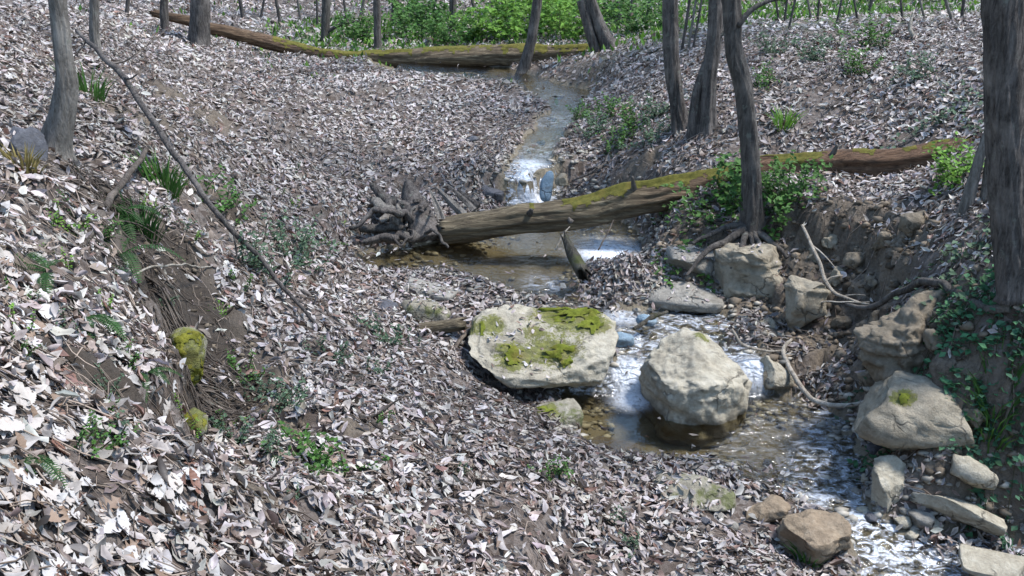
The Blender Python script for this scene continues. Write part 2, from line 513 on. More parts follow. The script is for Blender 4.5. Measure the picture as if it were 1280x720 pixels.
def tps_fit(c, lam):
    d = np.linalg.norm(c[:, None, :2] - c[None, :, :2], axis=-1)
    K = np.where(d > 0, d * d * np.log(d + 1e-12), 0) + lam * np.eye(len(c))
    Pm = np.c_[np.ones(len(c)), c[:, :2]]
    A = np.block([[K, Pm], [Pm.T, np.zeros((3, 3))]])
    return np.linalg.solve(A, np.r_[c[:, 2], 0, 0, 0])
tw = tps_fit(ctl, 0.02)
def tps(x, y):
    out = tw[-3] + tw[-2] * x + tw[-1] * y
    for i in range(len(ctl)):
        r2 = (x - ctl[i, 0]) ** 2 + (y - ctl[i, 1]) ** 2
        out = out + tw[i] * 0.5 * r2 * np.log(r2 + 1e-12)
    return out

# outline of the water seen in the picture, as (u, v, level)
OUT = [(1095, 900, -.5), (1072, 735, -.25), (1066, 690, -.2), (1040, 652, -.14), (985, 628, -.1), (920, 606, -.06), (915, 588, -.04), (860, 580, -.02), (770, 577, 0), (724, 557, 0), (716, 522, 0), (690, 492, 0),
       (760, 470, .04), (772, 452, .2), (772, 420, .28), (735, 397, .33), (704, 380, .36), (650, 372, .38), (606, 352, .41), (560, 342, .42), (475, 347, .42), (438, 334, .42), (452, 317, .42), (530, 308, .42), (575, 296, .43),
       (612, 275, .45), (640, 255, .5), (641, 238, .7), (636, 216, .88), (640, 196, .93), (668, 160, 1.03), (688, 134, 1.1), (640, 106, 1.18), (580, 99, 1.25), (460, 88, 1.34),
       (470, 72, 1.38), (610, 80, 1.28), (700, 106, 1.17), (740, 114, 1.15), (728, 136, 1.09), (708, 166, 1.01), (698, 190, .95), (695, 217, .88), (697, 240, .65), (705, 257, .49), (750, 268, .46),
       (796, 290, .44), (803, 312, .43), (792, 329, .43), (738, 331, .42), (722, 340, .41), (732, 366, .38), (760, 384, .35), (810, 386, .32), (890, 389, .3), (925, 408, .27), (948, 450, .14), (955, 490, .02), (1005, 492, 0),
       (1062, 520, 0), (1076, 556, -.02), (1088, 580, -.04), (1080, 622, -.1), (1110, 652, -.14), (1170, 668, -.17), (1245, 668, -.2), (1300, 690, -.22), (1380, 760, -.3), (1450, 900, -.5)]
POLY = np.array([PZ(*o) for o in OUT])
POLY = np.vstack([POLY[:1] + (0.0, -8, 0), POLY, POLY[-1:] + (0.0, -8, 0)])
def sdf(x, y):
    q_ = np.c_[x, y, np.zeros(len(x))]
    wa = .13 * sstep(9.5, 13, y) + .045
    x = x + wa * fbm(q_ * 2.3, 4, 201)
    y = y + wa * fbm(q_ * 2.3, 4, 205)
    d = np.full(x.shape, 1e9)
    ins = np.zeros(x.shape, bool)
    n = len(POLY)
    for i in range(n):
        a, b = POLY[i, :2], POLY[(i + 1) % n, :2]
        ex, ey = b - a
        wx, wy = x - a[0], y - a[1]
        t = np.clip((wx * ex + wy * ey) / (ex * ex + ey * ey + 1e-12), 0, 1)
        d = np.minimum(d, (wx - t * ex) ** 2 + (wy - t * ey) ** 2)
        c = (a[1] > y) != (b[1] > y)
        with np.errstate(divide='ignore', invalid='ignore'):
            ins ^= c & (x < (b[0] - a[0]) * (y - a[1]) / (b[1] - a[1] + 1e-15) + a[0])
    d = np.sqrt(d)
    return np.where(ins, -d, d)
TURB = []   # steepness of each centre-line segment
for i in range(len(CLX) - 1):
    e = CLX[i + 1] - CLX[i]
    TURB.append(abs(e[2]) / (np.linalg.norm(e[:2]) + 1e-6))
TURB[0] = .15; TURB[-1] = .1
def wlevel(x, y):
    best = np.full(x.shape, 1e9); w = np.zeros(x.shape); tb = np.zeros(x.shape)
    for i in range(len(CLX) - 1):
        a, b = CLX[i], CLX[i + 1]
        ex, ey = (b - a)[:2]
        t = np.clip(((x - a[0]) * ex + (y - a[1]) * ey) / (ex * ex + ey * ey + 1e-12), 0, 1)
        d = (x - a[0] - t * ex) ** 2 + (y - a[1] - t * ey) ** 2
        m = d < best
        best = np.where(m, d, best); w = np.where(m, a[2] + t * (b[2] - a[2]), w); tb = np.where(m, TURB[i], tb)
    return w, tb

# places of bare earth, green growth and debris: (u, v, t, radius)
def spot(x, y, lst):
    m = np.zeros(x.shape)
    for u, v, t, r in lst:
        c = P(u, v, t)
        d = np.hypot(x - c[0], y - c[1])
        m = np.maximum(m, 1 - sstep(r * 0.6, r * 1.25, d))
    return m
BARE = [(190, 290, 7.0, .4), (215, 330, 6.7, .5), (240, 370, 6.5, .5), (270, 410, 6.4, .5), (300, 450, 6.1, .28), (245, 470, 5.4, .16), (130, 480, 4.3, .2), (290, 250, 8.8, .35), (60, 420, 4.5, .12), (350, 490, 5.8, .16), (70, 230, 6.8, .25), (180, 150, 9.6, .4), (320, 600, 4.5, .12), (440, 540, 6.0, .14), (30, 330, 4.9, .12), (170, 530, 4.4, .12), (370, 330, 8.5, .2), (240, 130, 11.8, .5),
        (900, 370, 9.7, .5), (860, 310, 10.3, .4), (980, 340, 9.6, .55), (1040, 330, 9.4, .6), (1090, 350, 8.9, .5), (1060, 400, 8.9, .5), (1000, 410, 9.2, .4),
        (1090, 440, 8.0, .4), (1140, 470, 7.4, .4), (1190, 500, 7.0, .35), (1240, 450, 6.7, .35), (1250, 540, 6.4, .3), (1180, 390, 7.5, .25), (960, 460, 8.7, .3), (1040, 470, 8.3, .35),
        (760, 250, 11.9, .35), (800, 220, 12.2, .3), (560, 270, 11.4, .3)]
GREEN = [(650, 30, 25, 4.0), (520, 40, 24, 3.5), (440, 55, 21, 2.0), (1000, 30, 19, 4), (1180, 10, 24, 8), (880, 20, 22, 4)]

NEARX, NEARY = (-6.5, 6.5), (1.6, 16.5)
def axis(a, b, st, lo, hi, g):
    core = np.arange(a, b + 1e-6, st)
    up, s, x = [], st, b
    while x < hi:
        s *= g; x += s; up.append(x)
    dn, s, x = [], st, a
    while x > lo:
        s *= g; x -= s; dn.append(x)
    return np.r_[dn[::-1], core, up]
GX = axis(-6.5, 6.5, .036, -320, 320, 1.13)
GY = axis(1.6, 16.5, .036, -300, 420, 1.09)
XX, YY = np.meshgrid(GX, GY)
xf, yf = XX.ravel(), YY.ravel()
Z0 = tps(xf, yf)
S = sdf(xf, yf)
WL, TB = wlevel(xf, yf)
bare = spot(xf, yf, BARE)
near = np.exp(-np.maximum(0, np.hypot(xf, yf - 9) - 12) / 15)
p2 = np.c_[xf, yf, np.zeros_like(xf)]
nz = 0.10 * fbm(p2 * 0.9, 3, 3) + 0.045 * fbm(p2 * 4.0, 4, 9)
far = 1 - near
Z = Z0 + nz * (0.35 + 0.65 * sstep(0.1, 0.8, S)) + far * (0.8 * fbm(p2 * 0.06, 3, 21))
# rough, lumpy earth where the bank has been cut
lb = sstep(0.3, 1.2, S) * (xf < 1.2) * near
Z += lb * (0.10 * fbm(p2 * 2.1, 3, 91) + .05 * fbm(p2 * 6.5, 3, 92))
lump = fbm(np.c_[xf * 5, yf * 5, Z0 * 5], 4, 31)
Z += bare * (0.15 * lump + 0.05 * fbm(p2 * 17, 4, 5))
# eroded scarp on the left bank: ground drops on its lower side
SC_E = np.array([P(95, 250, 7.0), P(150, 300, 6.2), P(185, 350, 5.75), P(225, 410, 5.35), P(205, 470, 4.9), P(130, 500, 4.3)])
def scarp(x, y, E, lowside=1):
    best = np.full(x.shape, 1e9); sg = np.zeros(x.shape); tt = np.zeros(x.shape)
    for i in range(len(E) - 1):
        a, b = E[i, :2], E[i + 1, :2]
        ex, ey = b - a
        t0 = ((x - a[0]) * ex + (y - a[1]) * ey) / (ex * ex + ey * ey)
        t = np.clip(t0, 0, 1)
        dx, dy = x - a[0] - t * ex, y - a[1] - t * ey
        d = np.hypot(dx, dy)
        m = d < best
        best = np.where(m, d, best)
        sg = np.where(m, np.sign(ex * dy - ey * dx), sg)
        tt = np.where(m, (i + t) / (len(E) - 1), tt)
    return best * sg * lowside, tt
sd, st_ = scarp(xf + 0.06 * fbm(p2 * 5, 3, 77), yf, SC_E)
prof = sstep(-0.02, 0.10, sd) * np.exp(-np.maximum(sd, 0) / 0.5) * np.sin(np.clip(st_, 0.0, 1) * math.pi) ** 0.6
Z -= 0.52 * prof * (1 + 0.5 * fbm(p2 * 3, 2, 44))
# undercut right bank: a steeper step behind the small tree's roots
SC_R = np.array([P(850, 300, 10.4), P(900, 300, 10.2), P(960, 292, 10.0), P(1020, 285, 9.7), P(1090, 300, 9.2), P(1130, 335, 8.6), P(1180, 362, 7.9)])
sr, st2 = scarp(xf + 0.10 * fbm(p2 * 4, 3, 78), yf + 0.05 * fbm(p2 * 6, 2, 79), SC_R, -1)
prof2 = sstep(-0.02, 0.12, sr) * np.exp(-np.maximum(sr, 0) / 0.45) * np.sin(np.clip(st2, 0.02, .98) * math.pi) ** 0.5
Z -= 0.28 * prof2
Z += 0.06 * np.exp(-(np.minimum(sr, 0) / 0.25) ** 2) * (sr < 0) * np.sin(np.clip(st2, 0, 1) * math.pi)
# debris dam beside the stream
for (u, v, t, r, h) in ((762, 352, 9.75, .28, .22), (736, 328, 10.25, .14, .12), (785, 345, 9.9, .25, .16), (930, 412, 9.0, .22, .12), (1030, 455, 8.5, .25, .14), (500, 372, 9.4, .4, .05), (430, 290, 10.7, .5, .12), (590, 250, 12.6, .5, .25), (610, 470, 8.35, .30, -.10), (660, 486, 8.3, .34, -.16), (720, 500, 8.2, .34, -.14), (640, 450, 8.7, .4, -.12)):
    c = P(u, v, t)
    Z += h * np.exp(-((xf - c[0]) ** 2 + (yf - c[1]) ** 2) / (2 * (r * .6) ** 2))
# the stream bed
bank = WL + 0.03 + 0.35 * np.maximum(S, 0) + 0.02 * fbm(p2 * 7, 3, 13)
bl = 1 - sstep(0.0, 0.45, S)
land = np.where(S > 0, np.maximum(Z * (1 - bl) + bank * bl, WL + 0.012), Z)
depth = np.minimum(0.20, 0.55 * -S)
shallow = np.clip((TB - 0.02) / 0.10, 0, 1)
bed = WL - 0.015 - depth * (1 - 0.72 * shallow) + (0.035 + 0.03 * shallow) * fbm(p2 * 8, 4, 15)
bed = np.where(TB > .35, WL - .07 + .01 * fbm(p2 * 8, 3, 16), bed)
# pebbles of the riffles stick out here and there
Z = np.where(S < 0, np.minimum(bed, WL + 0.035), land)
bare = np.maximum(bare, 0.75 * (1 - sstep(-0.05, 0.18, S)))
wet = (1 - sstep(-0.02, 0.10, S)) * 1.0
green = spot(xf, yf, GREEN)
humus_shade = spot(xf, yf, [(190, 290, 7.0, .35), (215, 330, 6.7, .42), (235, 370, 6.4, .42), (265, 410, 6.3, .4), (240, 465, 5.4, .2), (130, 480, 4.3, .22), (70, 230, 6.8, .25), (60, 420, 4.5, .14), (300, 250, 8.7, .3)])  # left bank hollows: dark earth plus painted-in shade
ZG = Z.reshape(XX.shape)
BG = bare.reshape(XX.shape)
SG = S.reshape(XX.shape)
WG = WL.reshape(XX.shape)
GG = green.reshape(XX.shape)
gy_, gx_ = np.gradient(ZG, GY, GX)
def samp(G, x, y):
    x = np.atleast_1d(np.asarray(x, float)); y = np.atleast_1d(np.asarray(y, float))
    i = np.clip(np.searchsorted(GX, x) - 1, 0, len(GX) - 2)
    j = np.clip(np.searchsorted(GY, y) - 1, 0, len(GY) - 2)
    a = np.clip((x - GX[i]) / (GX[i + 1] - GX[i]), 0, 1); b = np.clip((y - GY[j]) / (GY[j + 1] - GY[j]), 0, 1)
    return (G[j, i] * (1 - a) + G[j, i + 1] * a) * (1 - b) + (G[j + 1, i] * (1 - a) + G[j + 1, i + 1] * a) * b
def H(x, y): return float(samp(ZG, x, y)[0])
def hit(u, v, tmax=60):
    """where the ray through (u, v) meets the ground"""
    ts = np.arange(1.5, tmax, .02)
    pts = np.array([P(u, v, 1.0)]) - (0, 0, CAM_H)
    pts = pts * ts[:, None] + (0, 0, CAM_H)
    h = samp(ZG, pts[:, 0], pts[:, 1])
    k = np.argmax(pts[:, 2] < h)
    return pts[k], ts[k]
nx_, ny_ = len(GX), len(GY)
i = np.arange(ny_ - 1)[:, None] * nx_
j = np.arange(nx_ - 1)[None]
Q = np.stack([i + j, i + j + 1, i + nx_ + j + 1, i + nx_ + j], -1).reshape(-1, 4)
# overhang and crumbling of the bare earth: push sideways along the surface normal
Nn = np.stack([-gx_.ravel(), -gy_.ravel(), np.ones(len(xf))], 1)
Nn /= np.linalg.norm(Nn, axis=1)[:, None]
VG = np.c_[xf, yf, Z]
steep = np.clip(1 - Nn[:, 2], 0, 1) * sstep(0.05, 0.3, S) * near
VG = VG + Nn * (steep * 0.16 * fbm(VG * 7.0, 5, 55, .6))[:, None]
ground = link('ground', mesh_np('ground', VG, Q, M['ground'], True, {'bare': bare, 'green': green, 'wet': wet, 'humus_shade': humus_shade}))
tag(ground, kind='structure')

# ------------------------------------------------------------------ water
def in_box(m): return m
wx = np.arange(-2.2, 5.6, .032); wy = np.arange(2.0, 24.0, .032)
WX, WY = np.meshgrid(wx, wy)
a, b = WX.ravel(), WY.ravel()
s_ = sdf(a, b)
keep = s_ < 0.10
wl, tb = wlevel(a, b)
tbn = np.clip(tb / 0.16, 0.0, 1)
TBG = tbn.reshape(WX.shape)
for _ in range(6):
    TBG[1:-1, 1:-1] = (TBG[1:-1, 1:-1] + TBG[:-2, 1:-1] + TBG[2:, 1:-1] + TBG[1:-1, :-2] + TBG[1:-1, 2:]) / 5
tbn = TBG.ravel()
for (u, v, z_, r0, am) in ((762, 313, .43, .34, 1.0), (668, 190, .95, .9, .62), (690, 150, 1.05, 1.2, .6), (700, 120, 1.15, 1.2, .5), (790, 395, .31, .4, .5), (682, 352, .40, .45, .7)):
    c_ = PZ(u, v, z_)
    tbn = np.maximum(tbn, am * np.exp(-((a - c_[0]) ** 2 + (b - c_[1]) ** 2) / r0 ** 2))
foam_ = np.zeros(len(a))
for (u, v, z_, r0, am) in ((760, 313, .43, .36, 1.0), (787, 470, .12, .16, .75), (790, 500, .01, .16, .6), (942, 470, .10, .15, .7), (666, 232, .72, .22, .85), (660, 205, .92, .25, .5), (780, 395, .32, .18, .5)):
    c_ = PZ(u, v, z_)
    foam_ = np.maximum(foam_, am * np.exp(-(((a - c_[0]) ** 2 + (b - c_[1]) ** 2) / r0 ** 2) ** 1.5))
zz = wl.reshape(WX.shape).copy()
for _ in range(2):
    zz[1:-1, 1:-1] = (zz[1:-1, 1:-1] + zz[:-2, 1:-1] + zz[2:, 1:-1] + zz[1:-1, :-2] + zz[1:-1, 2:]) / 5
zz = zz.ravel() + tbn * 0.016 * fbm(np.c_[a * 9, b * 7, a * 0], 3, 61)
idx = -np.ones(len(a), int)
nxw = len(wx)
I, J = np.meshgrid(np.arange(len(wy) - 1), np.arange(nxw - 1), indexing='ij')
q = np.stack([I * nxw + J, I * nxw + J + 1, (I + 1) * nxw + J + 1, (I + 1) * nxw + J], -1).reshape(-1, 4)
q = q[keep[q].all(1)]
used = np.unique(q)
idx[used] = np.arange(len(used))
water = link('stream_water', mesh_np('stream_water', np.c_[a, b, zz][used], idx[q], M['water'], True, {'turb': tbn[used], 'foam': foam_[used]}))
tag(water, kind='structure')

# ------------------------------------------------------------------ rocks
ICO = {}
def ico(n):
    if n not in ICO:
        bm = bmesh.new()
        bmesh.ops.create_icosphere(bm, subdivisions=n, radius=1)
        bm.verts.ensure_lookup_table()
        ICO[n] = (np.array([v.co[:] for v in bm.verts]), np.array([[v.index for v in f.verts] for f in bm.faces]))
        bm.free()
    return ICO[n]
ROCKV = []
def moss_parts(V, N, F, off, mat, root, least=14):
    """one object for each separate patch of moss; off = thickness per vertex"""
    lab = np.arange(len(V))
    for _ in range(400):
        m = lab[F].min(1)
        old = lab.copy()
        for q_ in range(F.shape[1]): np.minimum.at(lab, F[:, q_], m)
        lab = lab[lab]
        if (old == lab).all(): break
    fl = lab[F[:, 0]]
    ids, cn = np.unique(fl, return_counts=True)
    for l_ in ids[cn >= least]:
        f_ = F[fl == l_]
        uu = np.unique(f_); ii = -np.ones(len(V), int); ii[uu] = np.arange(len(uu))
        link('moss', mesh_np('moss', V[uu] + N[uu] * off[uu, None], ii[f_], M[mat]), root)
def rock(label, c, dims, mat='rock', seed=0, rot=(0, 0, 0), sub=4, k=0.75, facets=9, rough=.09, group=None, moss=None, cat='rock', name='rock', mossmat='moss', cuts=(), strata=0.0):
    D, F = ico(sub)
    r = np.random.default_rng(seed + 100)
    V = np.sign(D) * np.abs(D) ** k
    V = V / np.abs(V).max()
    pl = [(lambda n: n / np.linalg.norm(n))(r.normal(size=3)) for _ in range(facets)]
    for n in pl:
        o = r.uniform(.58, .9)
        V = V - np.maximum(0, V @ n - o)[:, None] * n * 0.97
    for n, o in cuts:
        n = np.array(n, float); n /= np.linalg.norm(n)
        V = V - np.maximum(0, V @ n - o)[:, None] * n * 0.95
    N0 = D
    sc_ = np.array(dims) / 2
    Vw = V * sc_
    f0 = 1.6 / max(dims)
    V = Vw + N0 * (min(dims) * (rough * 1.5 * fbm(Vw * f0 * 2 + seed, 4, seed) + rough * 0.55 * fbm(Vw * 14 + seed, 4, seed + 5)))[:, None]
    if strata:
        V = V + N0 * np.array((1, 1, 0)) * (strata * np.round(2 * vnoise(np.c_[Vw[:, 0] * 1.5, Vw[:, 1] * 1.5, Vw[:, 2] * 26], seed)))[:, None]
    E = Matrix.Rotation(rot[2], 3, 'Z') @ Matrix.Rotation(rot[1], 3, 'Y') @ Matrix.Rotation(rot[0], 3, 'X')
    E = np.array(E)
    Vr = V @ E.T
    m = np.full(len(Vr), -1.0)
    if moss:
        U = Vr / (np.abs(Vr).max(0))
        for (sx, sy, sz, rad) in moss:
            m = np.maximum(m, 1 - np.linalg.norm(U - np.array((sx, sy, sz)), axis=1) / rad)
        m = m + 0.4 * fbm(Vr * 7 + seed, 4, seed + 9)
    me = mesh_np('rock', Vr, F, M[mat], True, {'moss': m})
    if moss:
        root = empty(name, c)
        ro = link('stone', me, root)
        m = m + .8 * fbm(Vr * 24, 3, seed + 29)
        fm = F[(m[F] > 0.42).all(1)]
        if len(fm):
            NN = np.zeros_like(Vr)
            fn = np.cross(Vr[F[:, 1]] - Vr[F[:, 0]], Vr[F[:, 2]] - Vr[F[:, 0]])
            for q_ in range(3): np.add.at(NN, F[:, q_], fn)
            NN /= np.linalg.norm(NN, axis=1)[:, None] + 1e-12
            off = np.clip((m - 0.40) * 0.07, 0.001, 0.022) * min(1, max(dims) / .6) * (1 + 0.8 * fbm(Vr * 60, 2, 4))
            moss_parts(Vr, NN, fm, off, mossmat, root)
    else:
        root = link(name, me, None, c)
    tag(root, label, cat, group)
    ROCKV.append((Vr + c, F, label))
    return root

rock('large flat-topped boulder with green moss patches beside the stream', P(681, 450, 8.62), (1.40, .98, .74), 'rock', 3, (R(12), R(3), R(-7)), 6, .62, 6, .08,
     moss=[(.38, .5, .8, .62), (-.78, .2, .6, .36), (.12, -.5, .6, .46), (-.4, -.6, .45, .36), (.6, .15, .75, .36), (-.1, -.2, .8, .25)], cat='boulder', name='boulder',
     cuts=[((-.75, -.25, -.6), .42), ((0, -.55, -.85), .40), ((.7, -.1, -.7), .62), ((0, -.25, 1), .62)], strata=.006)
rock('rounded pale boulder standing alone in the stream', P(866, 492, 8.4), (.89, .84, 1.04), 'rock', 8, (R(5), 0, R(12)), 6, .80, 0, .075, cat='boulder', name='boulder',
     moss=[(.2, .35, .85, .22)], cuts=[((-.2, -.15, 1), .70), ((.25, -.2, 1), .74), ((-1, -.1, 0), .86), ((.8, .1, .5), .88)], strata=.012)
rock('small mossy rock at the pool edge below the flat boulder', P(692, 522, 8.05), (.46, .42, .3), 'rock_moss', 5, (0, 0, R(20)), 4, moss=[(-.3, -.3, .7, .5)])
rock('small pale rock wedged beside the rounded stream boulder', P(966, 470, 8.65), (.31, .34, .36), 'rock', 12, (0, 0, R(30)), 4)
rock('flat projecting stone ledge above the water', P(852, 367, 9.75), (.72, .7, .17), 'rock_grey', 21, (R(3), R(2), R(4)), 5, .34, 6, .11, strata=.012)
rock('broad block of stone under the tree roots', P(940, 350, 9.75), (.78, .6, .62), 'rock_greytan', 25, (R(-8), R(10), R(12)), 5, .5, 9, .12, strata=.014)
rock('upper stone layer tucked behind the flat ledge', P(880, 330, 10.05), (.75, .5, .3), 'rock_grey', 26, (R(3), R(4), R(4)), 5, .36, 6, .12, strata=.012)
rock('leaning rectangular block below the bare bank', P(1007, 382, 9.15), (.32, .32, .55), 'rock_greytan', 29, (R(-14), R(10), R(10)), 5, .42, 7, .11, strata=.008)
rock('big smooth tan boulder jutting from the right bank', P(1150, 526, 7.35), (1.0, .8, .62), 'rock_greytan', 34, (R(8), R(10), R(-4)), 5, .66, 6, .10, cat='boulder', name='boulder', moss=[(-.45, -.35, .75, .2)],
     cuts=[((.2, -.4, -.9), .55)])
rock('tall earthy rock mass above the big tan boulder', P(1158, 442, 7.8), (1.0, .7, .95), 'soil_rock', 35, (R(-6), R(-14), R(20)), 6, .7, 8, .15, strata=.012)
rock('upright pale rock standing among cobbles', P(1114, 606, 7.1), (.32, .27, .44), 'rock', 36, (R(-12), R(-8), R(25)), 5, .5, 9, .10)
rock('long pale slab tilted over the stream edge', P(1198, 638, 6.85), (.62, .30, .13), 'rock', 39, (R(-18), R(13), R(-22)), 5, .30, 6, .13)
rock('pale rock half buried beside the tilted slab', P(1212, 590, 6.95), (.38, .36, .24), 'rock', 41, (0, R(10), R(35)), 4)
rock('orange-brown boulder at the lower stream edge', P(1022, 672, 6.6), (.50, .46, .36), 'rock_brown', 44, (R(4), R(10), R(-12)), 5, .65, 8, .10, cat='boulder', name='boulder')
rock('low tan rock beside the orange-brown boulder', P(958, 640, 6.9), (.35, .28, .18), 'rock_brown', 47, (0, 0, R(10)), 4)
rock('leaf-strewn grey rock on the left edge of the riffle', P(862, 618, 7.0), (.62, .42, .26), 'rock_moss', 50, (0, R(4), R(-8)), 5, .7, 8, .09)
rock('brown rock lying in leaves left of the stream', P(532, 388, 9.05), (.46, .36, .27), 'rock_moss', 52, (0, 0, R(15)), 4)
rock('dark slate-coloured rock lying in the leaves', P(480, 388, 9.0), (.30, .26, .16), 'rock_dark', 54, (0, 0, R(-10)), 4)
rock('thin flat grey slab on the gravel below the log', P(536, 361, 9.55), (.55, .34, .07), 'rock_grey', 56, (R(4), R(6), R(-14)), 4, .45, 4, .05)
rock('stone under yellow moss in the eroded left bank', P(234, 447, 5.85), (.22, .26, .36), 'rock_moss', 58, (0, R(8), R(30)), 5, moss=[(.2, -.3, .7, 1.15), (.5, -.4, -.2, .8)], mossmat='moss_y')
rock('stone with a tuft of yellow moss low on the left bank', P(246, 528, 5.2), (.12, .15, .14), 'rock_moss', 60, (0, 0, 0), 4, moss=[(0, -.3, .6, 1.5)], mossmat='moss_y')
rock('dark rounded boulder beside the leaning grey tree', P(26, 186, 6.75), (.34, .4, .30), 'rock_dark', 62, (0, 0, R(10)), 4, cat='boulder', name='boulder')
rock('pale slab in the water at the bottom of the riffle', P(1246, 706, 6.45), (.46, .34, .10), 'rock', 64, (R(4), R(4), R(-20)), 5, .32, 6, .12)
rock('blue-grey slab leaning beside the small waterfall', P(683, 233, 12.45), (.16, .12, .40), 'rock_blue', 66, (R(-22), R(8), 0), 4, .5, 4, .05)
rock('tan cobble at the top of the small waterfall', P(703, 226, 12.4), (.2, .2, .18), 'rock_tan', 67, sub=3)
rock('dark stone under the bank by the small waterfall', P(612, 244, 12.5), (.5, .4, .34), 'rock_dark', 68, sub=4)
rock('pale rounded rock below the forked leaning trees', P(740, 106, 18.3), (.42, .35, .3), 'rock_tan', 70, sub=4)
rock('yellowish stone under the clear pool water', np.array((*PZ(768, 548, 0)[:2], -.10)), (.42, .34, .16), 'rock_brown', 72, sub=4)
rock('dark flat stone in the channel above the chute', P(775, 425, 8.95), (.24, .2, .12), 'rock_blue', 74, (0, 0, R(20)), 3, .6)
rock('grey flat stone lying below the debris dam', P(808, 400, 9.15), (.22, .18, .08), 'rock_blue', 75, (0, 0, R(-20)), 3, .6)
rock('brown clod of earth hanging on the right bank', P(1142, 278, 8.85), (.24, .22, .28), 'soil_rock', 77, sub=4)
for n_, (u, v, s) in enumerate([(1040, 300, .20), (1072, 322, .26), (1105, 300, .18), (1046, 346, .22), (1088, 352, .16), (1098, 400, .24), (1128, 410, .26), (1172, 425, .22), (1052, 402, .2), (1016, 318, .18), (1085, 470, .2), (1215, 520, .18), (960, 405, .18), (1062, 452, .16)]):
    p, t = hit(u, v)
    rock('rough lump of earth set in the bare right bank', (p[0], p[1], p[2] - s * .12), (s * 1.1, s * .9, s * .8), 'soil_rock' if n_ % 3 else 'rock_greytan', 400 + n_, (n_ * .3, n_ * .5, n_), 4, .7, 8, .16,
         group='lumps in the bare right bank', cat='clod', name='earth_clod')
for n_, (u, v, s) in enumerate([(1096, 567, .16), (1082, 602, .10), (1090, 622, .11), (1076, 640, .09), (1090, 652, .13), (1128, 655, .13), (1150, 655, .20), (1140, 672, .12), (1070, 618, .09), (1160, 632, .12),
                               (1132, 640, .10), (1066, 600, .08), (1100, 640, .09), (1168, 660, .14), (1060, 632, .08)]):
    p, t = hit(u, v)
    dk = n_ in (0, 4)
    rock(('dark' if dk else 'pale') + ' cobble among the stones at the riffle edge', (p[0], p[1], p[2] + s * .2), (s, s * .85, s * .62), 'rock_dark' if dk else ('rock' if n_ % 2 else 'rock_grey'), 200 + n_, (0, 0, n_), 3,
         group=('dark' if dk else 'pale') + ' cobbles at the riffle edge', cat='cobble', name='cobble')
for n_, (u, v, s) in enumerate([(670, 372, .11), (700, 352, .10), (735, 392, .12), (600, 352, .1), (455, 330, .10), (655, 200, .16), (676, 180, .14), (690, 150, .18), (700, 122, .2), (590, 178, .2), (640, 350, .09),
                               (935, 600, .09), (960, 582, .10), (1010, 575, .09), (1040, 562, .10), (985, 610, .08), (900, 648, .09), (915, 660, .11), (882, 655, .09), (420, 395, .1), (560, 422, .12)]):
    p, t = hit(u, v)
    rock('small wet grey stone lying in or beside the stream', (p[0], p[1], p[2] + s * .15), (s, s * .8, s * .55), 'rock_grey' if n_ % 3 else 'rock_dark', 300 + n_, (0, 0, n_ * 1.7), 3,
         group='small stones along the stream', cat='stone', name='stone')

# gravel of the stream bed and bank
def gravel():
    D, F = ico(1)
    mb = MB()
    n = 0
    while n < 2600:
        x, y = rng.uniform(-1.5, 4.2), rng.uniform(4.6, 13)
        s = float(samp(SG, x, y)[0])
        if s > 0.35 or s < -0.35: continue
        z = H(x, y)
        r = rng.uniform(.012, .045)
        c = np.array((.30, .27, .22)) * rng.uniform(.35, 1.3)
        mb.add(D * (1 + .25 * rng.normal(size=(len(D), 1))) * r * np.array((1.2, .9, .6)) + (x, y, z + r * .2), F, None, c)
        n += 1
    k = NT('gravel'); t = k.attr('tint').outputs['Color']
    m = k.done(k.bsdf(k.mix(.3, t, k.ramp(k.noise(40, 3), [(0.3, (.4, .4, .4)), (.7, (1, 1, 1))]), 'MULTIPLY'), .6, None, .4))
    o = link('stream_gravel', mb.mesh('stream_gravel', m))
    tag(o, 'small mixed gravel along the stream bed and edges', 'gravel', kind='stuff')
gravel()
def crumbs():
    D, F = ico(1)
    mb = MB()
    n = 0
    while n < 1900:
        x, y = (rng.uniform(.8, 4.6), rng.uniform(5.6, 10.6)) if n % 4 else (rng.uniform(-3.2, -1.2), rng.uniform(4.4, 7.6))
        if float(samp(BG, x, y)[0]) < .45 or float(samp(SG, x, y)[0]) < .05: continue
        r = .010 + (.04 if n % 4 else .018) * rng.uniform() ** 3
        mb.add(D * (1 + .3 * rng.normal(size=(len(D), 1))) * r * np.array((1.1, .9, .75)) + (x, y, H(x, y) + r * .25), F, None, np.array((.15, .12, .088)) * rng.uniform(.4, 1.6))
        n += 1
    k = NT('earth_crumbs'); t = k.attr('tint').outputs['Color']
    m = k.done(k.bsdf(k.mix(.4, t, k.ramp(k.noise(50, 4), [(0.3, (.3, .3, .3)), (.7, (1, 1, 1))]), 'MULTIPLY'), .95, None, .1))
    tag(link('earth_crumbs', mb.mesh('earth_crumbs', m)), 'crumbs of earth and small stones on the bare banks', 'earth', kind='stuff')
crumbs()

